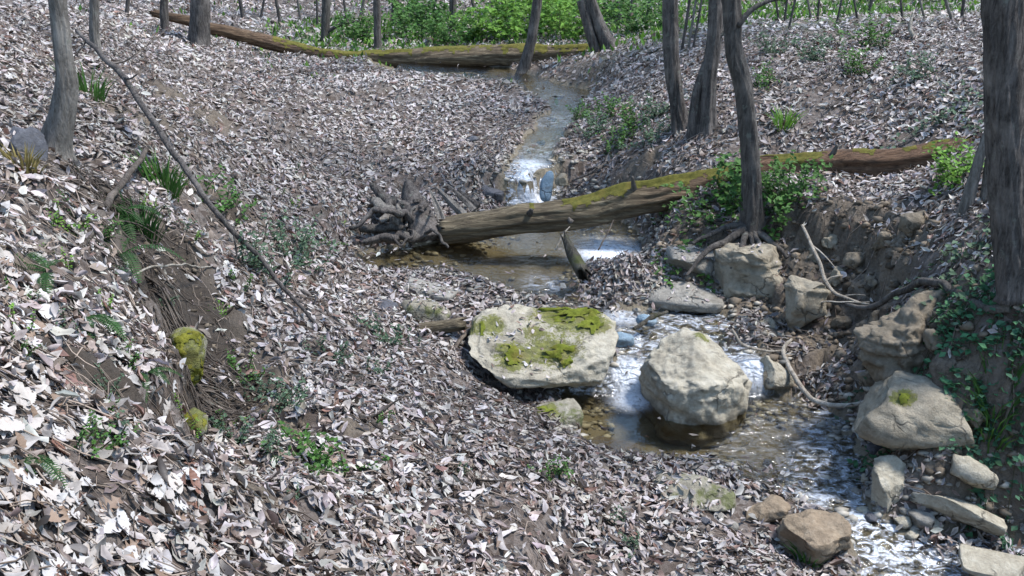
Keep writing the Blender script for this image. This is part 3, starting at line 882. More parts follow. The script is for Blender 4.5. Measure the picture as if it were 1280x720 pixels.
# ------------------------------------------------------------------ trees
def leafshape(L, W, curl=0.3, bend=0.2):
    """8-vertex leaf in its own xy plane"""
    V = np.array([(0, 0, 0), (-.5 * W, .33 * L, 0), (0, .33 * L, 0), (.5 * W, .33 * L, 0), (-.38 * W, .7 * L, 0), (0, .7 * L, 0), (.38 * W, .7 * L, 0), (0, L, 0)])
    return V
LT = np.array([(0, 2, 1), (0, 3, 2), (4, 5, 7), (5, 6, 7)])
LQ = np.array([(1, 2, 5, 4), (2, 3, 6, 5)])
def trunk_pts(vis, t, up_to=8.5, dt=None):
    """vis: (u, v, width_px[, t]) from the top of the picture down to the base; returns base-first points with radius"""
    pts = []
    for w in vis[::-1]:
        tt = w[3] if len(w) > 3 else t
        pts.append((*P(w[0], w[1], tt), w[2] * tt / FPX / 2))
    return np.array(pts)
def tree(label, vis, t, mat='bark', height=8.0, group=None, stems=(), roots=0, seed=0, crown=True, cat='tree', name='tree', flare=.35, sides=18, branches=(), rough=.16, bare_roots=()):
    r = np.random.default_rng(seed + 900)
    pts = trunk_pts(vis, t)
    # keep the trunk upright in depth: the base distance holds for the whole visible stem
    base = pts[0].copy()
    for q_ in pts[1:]:
        f = (base[1] + 0.03 * (q_[2] - base[2])) / q_[1]
        q_[:3] = (np.array((0, 0, CAM_H)) + (q_[:3] - (0, 0, CAM_H)) * f)
    gz = H(base[0], base[1])
    top = pts[-1]
    d = pts[-1, :3] - pts[-2, :3]
    d /= np.linalg.norm(d)
    ext = []
    p_, rad = top[:3].copy(), top[3]
    while p_[2] < gz + height:
        d = d * .9 + np.array((0, 0, .12)) + r.normal(size=3) * .035
        d /= np.linalg.norm(d)
        p_ = p_ + d * .7
        rad *= .93
        ext.append((*p_, rad))
    foot = pts[0].copy(); foot[2] = gz - 0.10
    foot[3] *= 1.12
    if pts[0, 2] < gz - .05: pts[0, 2] = gz - .05
    allp = np.vstack([[foot], pts, np.array(ext)]) if ext else np.vstack([[foot], pts])
    L = np.linalg.norm(np.diff(allp[:, :3], axis=0), axis=1).sum()
    if t < 13.5 and sides == 18: sides = 40
    n = int(max(20, min(220, L / .05)))
    S_ = spline(allp, n)
    hgt = S_[:, 2] - gz
    amp = flare * np.exp(-np.maximum(hgt, 0) / (1.6 * pts[0, 3] + .03))
    root = empty(name, (base[0], base[1], gz))
    o_ = np.array((base[0], base[1], gz))
    V, T_, Q_ = tube(S_[:, :3], np.maximum(S_[:, 3], .006), sides, rough, 5.0, seed, True, 3.0, (int(r.integers(3, 6)), amp, r.uniform(0, 6)), .13 if sides > 16 else 0)
    link('trunk', mesh_np('trunk', V - o_, [T_, Q_], M[mat]), root)
    for st in stems:                                            # further stems of the same tree, top to base
        sp = trunk_pts(st, t)
        for q_ in sp:
            f = (base[1] + 0.03 * (q_[2] - base[2]) - .02) / q_[1]
            q_[:3] = (np.array((0, 0, CAM_H)) + (q_[:3] - (0, 0, CAM_H)) * f)
        if sp[-1, 2] > 2.6:
            dd = sp[-1, :3] - sp[-2, :3]; dd /= np.linalg.norm(dd)
            for e in range(5):
                dd = dd * .9 + np.array((0, 0, .14)); dd /= np.linalg.norm(dd)
                sp = np.vstack([sp, [*(sp[-1, :3] + dd * .8), sp[-1, 3] * .85]])
        ss = spline(sp, 50)
        V, T_, Q_ = tube(ss[:, :3], ss[:, 3], 12, rough, 5, seed + 3)
        link('stem', mesh_np('stem', V - o_, [T_, Q_], M[mat]), root)
    for br in branches:
        sp = trunk_pts(br, t)
        for q_ in sp:
            f = base[1] / q_[1]
            q_[:3] = (np.array((0, 0, CAM_H)) + (q_[:3] - (0, 0, CAM_H)) * f)
        ss = spline(sp, 24)
        V, T_, Q_ = tube(ss[:, :3], ss[:, 3], 8, .12, 5, seed + 4)
        link('branch', mesh_np('branch', V - o_, [T_, Q_], M[mat]), root)
    for k, br in enumerate(bare_roots):
        sp = trunk_pts(br[::-1], t)
        ss = spline(sp, 30)
        ss[:, :3] += np.stack([fbm(ss[:, :3] * 6, 2, 400 + k * 3 + q_) for q_ in range(3)], 1) * .025
        ss[:, 2] = np.maximum(ss[:, 2], samp(ZG, ss[:, 0], ss[:, 1]) + ss[:, 3] * .3)
        V, T_, Q_ = tube(ss[:, :3], ss[:, 3], 9, .2, 6, seed + k)
        link('root', mesh_np('root', V - o_, [T_, Q_], M[mat]), root)
    for k in range(roots):
        a_ = r.uniform(0, 2 * math.pi) if roots > 7 else (k + r.uniform(-.3, .3)) * 2 * math.pi / roots
        R0 = pts[0, 3]
        rp = []
        x, y = base[0], base[1]
        for e in range(6):
            x_, y_ = x + math.cos(a_) * (R0 * .6 + e * .11), y + math.sin(a_) * (R0 * .6 + e * .11)
            a_ += r.uniform(-.25, .25)
            rp.append((x_, y_, min(H(x_, y_), gz + .02) + .02 - .012 * e + (0.07 if e == 0 else 0), R0 * (.42 - .07 * e)))
        ss = spline(rp, 20)
        V, T_, Q_ = tube(ss[:, :3], np.maximum(ss[:, 3], .004), 8, .2, 6, seed + k)
        link('root', mesh_np('root', V - o_, [T_, Q_], M[mat]), root)
    if crown:
        mb, ml = MB(), MB()
        for k in range(9):
            i0 = int(n * r.uniform(.55, .97))
            p0 = S_[i0]
            if p0[2] < 3.9: continue
            a_ = r.uniform(0, 2 * math.pi)
            dd = np.array((math.cos(a_), math.sin(a_), r.uniform(.2, .9)))
            pp, rr_, pl = p0[:3].copy(), max(p0[3] * .45, .008), []
            for e in range(6):
                pl.append((*pp, rr_ * (1 - e * .15)))
                dd = dd / np.linalg.norm(dd) + r.normal(size=3) * .22 + (0, 0, .08)
                pp = pp + dd / np.linalg.norm(dd) * .38
                for q_ in range(7):
                    c = pp + r.normal(size=3) * .16
                    s = r.uniform(.03, .06)
                    e1 = r.normal(size=3); e1 /= np.linalg.norm(e1); e2 = np.cross(e1, r.normal(size=3)); e2 /= np.linalg.norm(e2)
                    ml.add([c - e1 * s, c + e2 * s * .5, c + e1 * s, c - e2 * s * .5], None, [(0, 1, 2, 3)], np.array((.10, .17, .045)) * r.uniform(.7, 1.3))
            ss = spline(pl, 14)
            mb.add(*tube(ss[:, :3], ss[:, 3], 6, .1))
        if mb.n:
            cr = link('crown', mb.mesh('crown', M[mat], True, o_), root)
            link('leaves', ml.mesh('leaves', M['green'], False, o_), cr)
    tag(root, label, cat, group)
    return root

tree('leaning grey tree beside the dark boulder on the left bank', [(72, 0, 20), (80, 70, 22), (83, 105, 26), (77, 145, 29), (68, 186, 33)], 7.15, 'bark_pale', 8, seed=1)
tree('slim pale tree on the leafy slope behind the leaning grey tree', [(118, 0, 12), (118, 42, 12)], 12.9, 'bark_pale', 8, seed=2)
tree('dark tree at the buried end of the far mossy log', [(205, 0, 10), (205, 22, 11)], 18.3, 'bark_dark', 9, seed=3)
tree('thick dark tree just behind the far mossy log', [(250, 0, 23), (249, 48, 25)], 18.0, 'bark_dark', 9, seed=4)
tree('slim dark tree at the bend of the far log', [(471, 0, 9), (472, 66, 10)], 20.9, 'bark_dark', 9, seed=5)
tree('grey tree behind the end of the far log with a bent pale branch', [(408, 0, 11), (406, 52, 11)], 22.0, 'bark', 9, seed=6, branches=[[(448, 26, 3), (425, 31, 4), (405, 42, 5)]])
tree('dark tree standing in the green undergrowth past the far log', [(494, 0, 10), (494, 20, 10)], 25.8, 'bark_dark', 9, seed=7)
tree('dim tree on the far slope beyond the green undergrowth', [(566, 0, 9), (567, 34, 9)], 24.2, 'bark_dark', 9, seed=8)
tree('dark tree rising in front of the bright green patch', [(672, 0, 13), (663, 55, 13), (650, 108, 16)], 18.9, 'bark_dark', 9, seed=9)
tree('forked leaning trees at the right end of the far log', [(738, 0, 15), (752, 40, 17), (764, 96, 22)], 18.6, 'bark_dark', 9, seed=10, stems=[[(727, 0, 12), (742, 55, 13), (760, 96, 12)]])
tree('straight dark tree with a thin side stem above the stream bank', [(838, 0, 19), (839, 70, 20), (846, 130, 19), (852, 183, 26)], 12.3, 'bark_dark', 9, seed=11, stems=[[(846, 62, 5), (843, 110, 9), (850, 180, 12)]])
tree('forked dark tree beside the straight one above the fallen log', [(895, 0, 18), (893, 45, 19), (886, 100, 20), (881, 188, 26)], 11.9, 'bark_dark', 9, seed=12, stems=[[(882, 78, 9), (870, 120, 11), (862, 186, 13)]], branches=[[(909, 36, 4), (898, 48, 5), (890, 60, 6)]])
tree('slender crooked tree with exposed roots at the eroded bank edge', [(914, 0, 22), (917, 60, 21), (929, 110, 22), (937, 180, 23), (940, 240, 25), (940, 296, 29)], 10.05, 'bark', 9, seed=13, roots=5, flare=.45, sides=44,
     bare_roots=[[(938, 282, 14, 9.98), (912, 298, 10, 9.9), (880, 318, 7, 9.8), (856, 346, 3, 9.7)], [(944, 285, 12, 9.98), (962, 300, 8, 9.85), (984, 322, 4, 9.7)], [(936, 288, 10, 9.95), (926, 308, 7, 9.75), (914, 336, 3, 9.6)],
                 [(944, 290, 8, 9.95), (950, 314, 5, 9.72), (954, 342, 2, 9.6)], [(934, 278, 10, 10.0), (902, 286, 7, 10.0), (866, 304, 4, 9.95)], [(940, 290, 7, 9.93), (938, 312, 4, 9.72), (934, 330, 2, 9.6)]],
     branches=[[(1000, -4, 3), (965, 0, 5), (940, 12, 6), (922, 32, 8)]])
tree('thick dark tree trunk standing on the right bank', [(1254, 0, 48), (1256, 140, 45), (1261, 260, 43), (1270, 372, 47)], 7.0, 'bark_dark', 10, seed=14, sides=64, flare=.5, rough=.12)
tree('twin bare stems at the foot of the thick dark tree', [(1246, 90, 7), (1240, 150, 11), (1225, 195, 12), (1208, 258, 17)], 8.2, 'bark_pale', 3.2, seed=15, crown=False, stems=[[(1250, 120, 7), (1240, 180, 10), (1232, 252, 14)]], cat='sapling', name='sapling')
for n_, (ut, ub, vb, w, pale) in enumerate([(862, 852, 66, 4, 0), (870, 860, 64, 3, 1), (877, 866, 62, 3, 0), (970, 974, 30, 3, 0), (984, 980, 30, 3, 0), (994, 986, 36, 3, 0), (1052, 1046, 28, 3, 0), (1126, 1128, 24, 3, 0),
                                          (1182, 1190, 26, 4, 1), (1024, 1022, 26, 3, 0), (772, 776, 30, 4, 0), (790, 786, 34, 3, 0), (812, 808, 26, 4, 0), (396, 397, 34, 3, 0), (345, 350, 30, 4, 0), (160, 158, 20, 5, 0), (300, 304, 24, 5, 0), (330, 326, 22, 3, 0), (372, 376, 26, 3, 1), (430, 434, 30, 3, 0), (455, 450, 24, 4, 1), (520, 524, 14, 4, 0), (545, 540, 16, 3, 0), (590, 594, 14, 4, 0), (615, 612, 18, 3, 1), (1010, 1014, 24, 3, 1), (1068, 1072, 26, 3, 0), (1090, 1084, 22, 4, 0), (1150, 1156, 26, 3, 1), (1205, 1202, 24, 4, 0)]):
    p, t = hit(ub, vb)
    tree('thin %s sapling in the woods behind the fallen logs' % ('pale' if pale else 'dark'), [(ut, 0, w), (ub, vb, w)], t, 'bark_pale' if pale else 'bark_dark', 5, 'thin %s saplings behind the logs' % ('pale' if pale else 'dark'), seed=40 + n_, sides=8,
         cat='sapling', name='sapling', crown=True)

# woods further back, beyond the frame's upper edge
def far_tree(x, y, h, r0, seed):
    r = np.random.default_rng(seed)
    z = H(x, y)
    root = empty('tree', (x, y, z))
    pts = [(0, 0, -.2, r0 * 1.3), (r.normal() * .05, 0, h * .3, r0), (r.normal() * .3, r.normal() * .3, h * .65, r0 * .7), (r.normal() * .5, r.normal() * .5, h, r0 * .25)]
    s = spline(pts, 26)
    link('trunk', mesh_np('trunk', *[(lambda v: (v[0], [v[1], v[2]]))(tube(s[:, :3], s[:, 3], 10, .1, 5, seed))][0], M['bark_dark']), root)
    mb = MB()
    for k in range(420):
        c = s[int(r.integers(9, 26)), :3] + r.normal(size=3) * (1.3, 1.3, .9)
        if c[2] < 2.2: continue
        e1 = r.normal(size=3); e1 /= np.linalg.norm(e1); e2 = np.cross(e1, r.normal(size=3)); e2 /= np.linalg.norm(e2)
        q_ = r.uniform(.06, .13)
        mb.add([c - e1 * q_, c + e2 * q_ * .6, c + e1 * q_, c - e2 * q_ * .6], None, [(0, 1, 2, 3)], np.array((.10, .17, .05)) * r.uniform(.7, 1.3))
    link('crown', mb.mesh('crown', M['green'], False), root)
    tag(root, 'tall tree in the far wood beyond the stream', 'tree', 'trees of the far wood')
for k in range(34):
    a_ = rng.uniform(-.62, .62)
    d_ = rng.uniform(31, 62)
    far_tree(d_ * math.sin(a_), d_ * math.cos(a_), rng.uniform(9, 14), rng.uniform(.10, .24), 500 + k)

# ------------------------------------------------------------------ fallen logs
def fallen_log(label, pts, mat, seed, sides=26, n=120, rot=None, moss=None, jag=(True, True), name='fallen_log', cat='log', group=None, stubs=()):
    pts = np.array(pts, float)
    s = spline(pts, n)
    C = s[:, :3]
    if n > 100:
        C = C + np.stack([fbm(C * 1.3, 3, seed + 60 + q_) for q_ in range(3)], 1) * (.02, .04, .05)
        s[:, 3] = s[:, 3] * (1 + .13 * fbm(C * 1.7, 3, seed + 66))
    V, T_, Q_ = tube(C, s[:, 3], sides, .26, 6, seed, True, 7.0)
    # broken, splintered ends
    ax0 = C[0] - C[3]; ax0 /= np.linalg.norm(ax0)
    ax1 = C[-1] - C[-4]; ax1 /= np.linalg.norm(ax1)
    r = np.random.default_rng(seed)
    for j_ in range(sides):
        if jag[0]: V[j_] += ax0 * r.uniform(0, .14); V[sides + j_] += ax0 * r.uniform(0, .05)
        if jag[1]: V[(n - 1) * sides + j_] += ax1 * r.uniform(0, .14)
    if jag[0]: V[n * sides] -= ax0 * .12
    if jag[1]: V[n * sides + 1] -= ax1 * .12
    o_ = C[n // 2] - (0, 0, s[n // 2, 3])
    rt = np.zeros(len(V))
    if rot is not None:
        f = np.repeat(np.linspace(0, 1, n), sides)
        rt[:n * sides] = np.interp(f, rot[0], rot[1])
    root = empty(name, o_)
    link('trunk', mesh_np('trunk', V - o_, [T_, Q_], M[mat], True, {'rot': rt}), root)
    for k, (f_, ax, ay, az, L_, w_) in enumerate(stubs):
        i0 = int(f_ * (n - 1)); d_ = np.array((ax, ay, az), float); d_ /= np.linalg.norm(d_)
        ss = spline([(*(C[i0] + d_ * s[i0, 3] * .5), w_ * 1.3), (*(C[i0] + d_ * (s[i0, 3] + L_ * .4)), w_), (*(C[i0] + d_ * (s[i0, 3] + L_) + (0, 0, L_ * .2)), w_ * .5)], 14)
        V2, T2, Q2 = tube(ss[:, :3], ss[:, 3], 10, .5, 6, seed + 80 + k)
        link('limb_stub', mesh_np('limb_stub', V2 - o_, [T2, Q2], M['bark']), root)
    if moss:
        amt, lo, hi = moss
        Vm = V[:n * sides].reshape(n, sides, 3)
        Nm = Vm - C[:, None]; Nm /= np.linalg.norm(Nm, axis=2)[..., None]
        f = np.linspace(0, 1, n)[:, None]
        m = Nm[..., 2] - amt + (.8 * fbm(Vm.reshape(-1, 3) * 2.6, 4, seed + 8) + .7 * fbm(Vm.reshape(-1, 3) * 13, 4, seed + 18)).reshape(n, sides) + np.where((f > lo) & (f < hi), 0, -2)
        mk = (m > 0).ravel()
        q_ = Q_[mk[Q_].all(1)]
        off = .002 + .014 * np.clip(m.ravel(), 0, 1)
        moss_parts(Vm.reshape(-1, 3) - o_, Nm.reshape(-1, 3), q_, off, 'moss_log', root, 30)
    tag(root, label, cat, group)
    return root, s
def LP(u, v, t, wpx): return (*P(u, v, t), wpx * t / FPX / 2)
fallen_log('large fallen log bridging the stream, mossy on top', [LP(558, 291, 11.25, 33), LP(620, 280, 11.2, 36), LP(720, 264, 11.1, 38), LP(820, 246, 11.0, 38), LP(900, 231, 10.9, 37), LP(960, 216, 10.75, 38), LP(1050, 209, 10.5, 44), LP(1130, 205, 10.3, 46), LP(1200, 198, 10.1, 42), LP(1262, 190, 9.95, 38)],
           'log', 5, 56, 330, ([0, .33, .45, .55, 1], [0, 0, .55, 1, 1]), (.78, .12, .99), stubs=[(.16, .2, -.7, .5, .10, .03), (.36, -.2, -.5, .9, .14, .028), (.24, 0, -1, -.1, .06, .035), (.70, .3, -.4, .9, .12, .03)])
fallen_log('far mossy log lying across the valley behind the stream', [LP(196, 17, 19.2, 10), LP(235, 26, 19.2, 13), LP(300, 45, 19.3, 16), LP(390, 66, 19.5, 17), LP(440, 73, 19.6, 19), LP(520, 73, 19.6, 24), (*P(620, 71, 19.4), .205), (*P(700, 69, 19.2), .20), (*P(766, 68, 19.0), .19)],
           'log', 9, 40, 260, ([0, .4, .5, 1], [.7, .7, .2, .1]), (.38, .25, .99))
p_, t_ = hit(540, 412)
fallen_log('short rotten log piece lying in leaves beside the flat boulder', [(*P(512, 413, 8.75), .05), (*P(540, 411, 8.75), .06), (*P(572, 406, 8.7), .055)], 'log', 14, 16, 30)
fallen_log('short mossy leaning stub at the debris dam', [(*P(726, 336, 10.0), .065), (*P(716, 318, 10.1), .06), (*P(708, 300, 10.2), .035)], 'bark_moss', 15, 20, 40, name='wood_stub', cat='stub')
# root plate left of the big log: broken stump, roots and splinters
def rootwad():
    b0 = P(520, 290, 11.35); b0[2] = H(b0[0], b0[1])
    root = empty('root_plate', b0)
    r = np.random.default_rng(4)
    s = spline([(*P(530, 304, 11.25), .24), (*P(524, 282, 11.3), .22), (*P(517, 256, 11.4), .15), (*P(510, 226, 11.5), .04)], 40)
    V, T_, Q_ = tube(s[:, :3], s[:, 3], 18, .5, 5, 3, True, 7)
    link('broken_stump', mesh_np('broken_stump', V - b0, [T_, Q_], M['bark_dark']), root)
    for k, (a, b, c, w) in enumerate([((545, 234, 11.5), (562, 252, 11.4), (584, 274, 11.3), .05), ((556, 228, 11.6), (575, 245, 11.5), (594, 263, 11.4), .04), ((537, 236, 11.4), (548, 262, 11.3), (556, 285, 11.2), .055),
                                      ((572, 236, 11.8), (582, 246, 11.7), (598, 258, 11.6), .03), ((528, 246, 11.3), (540, 270, 11.25), (552, 292, 11.15), .03)]):
        ss = spline([(*P(*a), w * .12), (*P(*b), w * .8), (*P(*c), w)], 26)
        V, T_, Q_ = tube(ss[:, :3], ss[:, 3], 7, 1.3, 5, 20 + k, True, 10)
        link('splinter', mesh_np('splinter', V - b0, [T_, Q_], M['bark_pale' if k % 2 == 0 else 'bark'], False), root)
    rl = [((512, 264, 11.25), (494, 250, 11.3), (466, 228, 11.4), .085), ((510, 284, 11.1), (482, 280, 11.05), (450, 287, 10.95), .075), ((520, 290, 11.05), (488, 296, 10.9), (456, 301, 10.75), .055),
          ((505, 272, 11.1), (484, 262, 11.1), (462, 252, 11.2), .10), ((522, 276, 11.2), (480, 270, 11.0), (434, 286, 10.8), .045), ((528, 296, 11.1), (545, 303, 11.0), (562, 312, 10.85), .022),
          ((512, 284, 11.05), (502, 296, 10.9), (500, 308, 10.75), .02), ((500, 262, 11.2), (486, 268, 11.1), (476, 280, 11.0), .06), ((496, 244, 11.3), (486, 258, 11.2), (482, 274, 11.1), .05)]
    for k in range(12):
        a_ = (r.uniform(470, 530), r.uniform(245, 292), r.uniform(11.0, 11.35))
        du, dv = r.uniform(-34, 30), r.uniform(-22, 26)
        rl.append((a_, (a_[0] + du * .5, a_[1] + dv * .5 + r.normal() * 5, a_[2] + r.normal() * .1), (a_[0] + du, a_[1] + dv, a_[2] + r.normal() * .15 - .1), r.uniform(.008, .03)))
    for k, (a, b, c, w) in enumerate(rl):
        ss = spline([(*P(*a), w), (*(P(*b) + r.normal(size=3) * .06), w * .85), (*P(*c), w * .5)], 24)
        ss[:, :3] += np.stack([fbm(ss[:, :3] * 7, 2, 300 + k * 3 + q_) for q_ in range(3)], 1) * .07
        V, T_, Q_ = tube(ss[:, :3], ss[:, 3], 11, .75, 7, 50 + k, True, 4)
        link('root', mesh_np('root', V - b0, [T_, Q_], M[('bark_dark', 'bark', 'bark_dark', 'bark_pale')[k % 4]]), root)
    tag(root, 'torn root plate and splintered stump at the end of the log', 'stump')
rootwad()

# ------------------------------------------------------------------ branches and sticks
def stick(label, pts, mat='stick', seed=0, group=None, twigs=0, name='fallen_branch', cat='branch', drape=None, n=44):
    """pts: (u, v, t or None, radius). t None = rests on the ground there"""
    q = []
    for (u, v, t, r) in pts:
        if t is None:
            p, tt = hit(u, v)
            p = p + (0, 0, r * .8 + .012)
        else:
            p = P(u, v, t)
        q.append((*p, r))
    s = spline(q, n)
    r_ = np.random.default_rng(seed + 70)
    s[:, :3] += np.c_[fbm(s[:, :3] * 5, 2, seed), fbm(s[:, :3] * 5, 2, seed + 1), fbm(s[:, :3] * 5, 2, seed + 2)] * .02
    low = samp(ZG, s[:, 0], s[:, 1]) + s[:, 3] * .4
    s[:, 2] = np.maximum(s[:, 2], low)
    o_ = s[np.argmin(s[:, 2]), :3].copy()
    root_needed = twigs > 0
    V, T_, Q_ = tube(s[:, :3], s[:, 3], 9, .14, 7, seed)
    me = mesh_np(name, V - o_, [T_, Q_], M[mat])
    if not root_needed:
        o = link(name, me, None, o_)
    else:
        o = empty(name, o_)
        link('stem', me, o)
        for k in range(twigs):
            i0 = int(r_.integers(4, n - 3))
            d = s[i0 + 1, :3] - s[i0, :3]; d /= np.linalg.norm(d)
            d = d * .6 + r_.normal(size=3) * .5 + (0, 0, .25)
            p = s[i0, :3].copy(); L = r_.uniform(.15, .45)
            pl = [(*p, s[i0, 3] * .5)]
            for e in range(3):
                d = d / np.linalg.norm(d) + r_.normal(size=3) * .2
                p = p + d / np.linalg.norm(d) * L / 3
                p[2] = max(p[2], H(p[0], p[1]) + .01)
                pl.append((*p, s[i0, 3] * (.4 - .1 * e)))
            ss = spline(pl, 10)
            V, T_, Q_ = tube(ss[:, :3], np.maximum(ss[:, 3], .0015), 6)
            link('twig', mesh_np('twig', V - o_, [T_, Q_], M[mat]), o)
    tag(o, label, cat, group)
    return o
stick('long dark bowed branch slanting down across the left bank', [(96, 38, 9.3, .016), (150, 92, 8.6, .026), (200, 165, 8.1, .026), (262, 255, 7.6, .022), (330, 330, 7.7, .018), (404, 418, None, .012)], 'bark_dark', 1, twigs=4, n=70)
stick('stout stick propped steeply over the eroded bank', [(184, 186, 7.9, .020), (150, 232, 7.1, .024), (118, 280, 6.1, .026), (93, 336, None, .022)], 'stick', 2)
stick('dark broken branch end lying left of the leaves', [(408, 477, None, .016), (450, 484, None, .02), (492, 490, None, .012)], 'bark_dark', 3)
stick('long half-buried dark branch lying across the leaf slope', [(430, 500, None, .02), (470, 538, None, .024), (540, 578, None, .022), (620, 618, None, .014)], 'stick', 4, twigs=3)
stick('curved dark branch against the left end of the flat boulder', [(562, 446, None, .014), (578, 425, 8.7, .02), (592, 404, 8.9, .024), (612, 396, 9.0, .018)], 'stick', 5)
stick('pale root hanging from the top of the bare bank', [(1003, 282, 9.6, .014), (1020, 320, 9.35, .018), (1038, 362, 9.15, .018), (1058, 374, 9.0, .014), (1085, 381, 8.85, .008)], 'stick_pale', 6, twigs=3, name='hanging_root', cat='root')
stick('pale crooked branch lying across the foot of the bank', [(990, 424, 8.9, .012), (980, 440, 8.75, .020), (992, 470, 8.5, .022), (1018, 500, 8.2, .022), (1060, 506, 8.0, .018), (1122, 484, 7.85, .010)], 'stick_pale', 7, twigs=3)
stick('thin pale branch joined from the boulder to the bank', [(915, 412, 8.7, .012), (930, 432, 8.65, .014), (955, 440, 8.7, .012), (982, 440, 8.75, .010)], 'stick_pale', 8)
stick('long dark root running along the lip of the right bank', [(1058, 380, 8.9, .018), (1090, 385, 8.6, .024), (1130, 362, 8.2, .03), (1160, 352, 7.9, .034), (1190, 362, 7.5, .032), (1225, 384, 7.1, .035), (1262, 384, 6.95, .04)], 'bark', 9, name='root', cat='root', n=70)
stick('thin straight stick across the bare bank face', [(985, 378, 9.2, .007), (1040, 378, 9.0, .007), (1088, 377, 8.85, .006)], 'stick_pale', 10)
stick('long thin dark stick on the sunny right slope', [(1035, 135, 11.5, .012), (1080, 112, 11.9, .014), (1125, 88, 12.3, .014), (1192, 54, 12.9, .010)], 'bark_dark', 11)
stick('bare pale upright snag on the right slope', [(1142, 48, 13.8, .03), (1136, 34, 13.8, .026), (1141, 17, 13.8, .010)], 'stick_pale', 12, name='snag', cat='snag')
stick('thin leaning stick with forked tip on the left slope', [(140, 84, None, .008), (170, 68, 11.6, .008), (208, 36, 12.2, .005)], 'stick', 13, twigs=3)
stick('dark stick lying on leaves on the open slope behind the bowed branch', [(340, 222, None, .008), (372, 262, None, .012), (420, 300, None, .008)], 'bark_dark', 14)
stick('stick sunk in leaves along the lower left slope', [(205, 476, None, .010), (245, 494, None, .014), (292, 516, None, .010)], 'stick', 15)
stick('arched bare root crossing the dark hollow', [(158, 352, 5.75, .006), (185, 334, 6.0, .007), (222, 331, 6.4, .007), (265, 336, None, .005)], 'stick_pale', 16, name='bare_root', cat='root')
stick('long thin twig across the near left corner', [(15, 540, None, .005), (75, 580, None, .006), (130, 612, None, .006), (190, 632, None, .004)], 'stick', 17)
stick('slender twig running beside the long corner twig', [(70, 560, None, .004), (120, 578, None, .005), (200, 605, None, .004)], 'stick_pale', 18)
stick('grey stick on the leaves near the riffle edge', [(770, 588, None, .010), (820, 606, None, .012), (868, 622, None, .008)], 'stick_pale', 19)
stick('mossy stick lying in the channel above the chute', [(792, 412, 9.0, .016), (812, 400, 9.1, .024), (832, 390, 9.2, .014)], 'bark_moss', 20)
stick('drift stick leaning on the short mossy stub', [(693, 312, 10.3, .008), (702, 296, 10.35, .010), (712, 285, 10.4, .006)], 'stick_pale', 21)
stick('two-pronged drift stick standing behind the white pool', [(748, 312, 10.4, .008), (757, 296, 10.5, .008), (766, 276, 10.6, .006)], 'stick', 22, twigs=2)
stick('pale branch lying on the leaves beyond the far stream bend', [(535, 96, None, .02), (580, 94, None, .025), (605, 96, None, .015)], 'stick_pale', 23)
stick('dark branch poking from the bank over the small waterfall', [(760, 205, None, .02), (740, 215, 12.6, .02), (716, 225, 12.4, .012)], 'bark_dark', 24, twigs=2)
loose = [((610, 480), (650, 488)), ((330, 540), (400, 585)), ((300, 590), (372, 640)), ((480, 640), (540, 690)), ((640, 560), (700, 590)), ((560, 640), (640, 670)), ((760, 640), (820, 668)), ((330, 210), (352, 250)),
         ((230, 180), (275, 235)), ((250, 215), (310, 262)), ((470, 340), (505, 350)), ((590, 210), (618, 240)), ((450, 180), (500, 190)), ((1090, 150), (1140, 120)), ((950, 170), (1000, 150)), ((1060, 330), (1120, 296)),
         ((1180, 270), (1230, 300)), ((1010, 690), (1070, 712)), ((60, 470), (110, 520)), ((20, 250), (70, 262)), ((100, 420), (150, 470)), ((190, 560), (235, 600)), ((1120, 470), (1165, 440)), ((200, 250), (236, 320)), ((700, 700), (790, 690))]
for n_, (a_, b_) in enumerate(loose):
    m_ = ((a_[0] + b_[0]) / 2 + 4, (a_[1] + b_[1]) / 2 - 3)
    stick('thin loose stick lying on the leaf litter', [(*a_, None, .005), (*m_, None, .007), (*b_, None, .004)], 'stick' if n_ % 3 else 'stick_pale', 100 + n_, group='loose sticks on the leaf litter', name='stick', cat='stick', n=16)

# hair-like roots hanging in the cut banks
def root_mat(label, starts, n, L, down, seed, rmax=.006):
    r = np.random.default_rng(seed)
    mb = MB()
    for k in range(n):
        a = starts[int(r.integers(0, len(starts) - 1))]; i0 = int(r.integers(0, len(starts) - 1))
        f = r.uniform()
        p = starts[i0] * (1 - f) + starts[i0 + 1] * f + r.normal(size=3) * .05
        p[2] = H(p[0], p[1]) + .02
        d = np.array(down, float) + r.normal(size=3) * (.35 if k % 3 else .9)
        L_k = L * r.uniform(.3, 1.3)
        pl = []
        rad = r.uniform(.002, rmax)
        for e in range(7):
            pl.append((*p, rad * (1 - e * .1)))
            d = d / np.linalg.norm(d) + r.normal(size=3) * .3
            p = p + d / np.linalg.norm(d) * L_k * r.uniform(.6, 1.3) / 6
            g = H(p[0], p[1])
            p[2] = min(max(p[2], g + r.uniform(.003, .04)), g + .12)
        ss = spline(pl, 12)
        mb.add(*tube(ss[:, :3], ss[:, 3], 4, cap=False))
    o = link('root_fibres', mb.mesh('root_fibres', M['stick'], True))
    tag(o, label, 'roots', kind='stuff')
root_mat('tangle of fine roots draping over the eroded left bank', list(SC_E[:4] + (0.05, 0.05, 0)), 520, .6, (.55, -.3, -.6), 3, .009)
root_mat('fine roots dangling from the lip of the right bank', list(SC_R[:5]), 150, .35, (0, -.5, -.9), 5, .005)

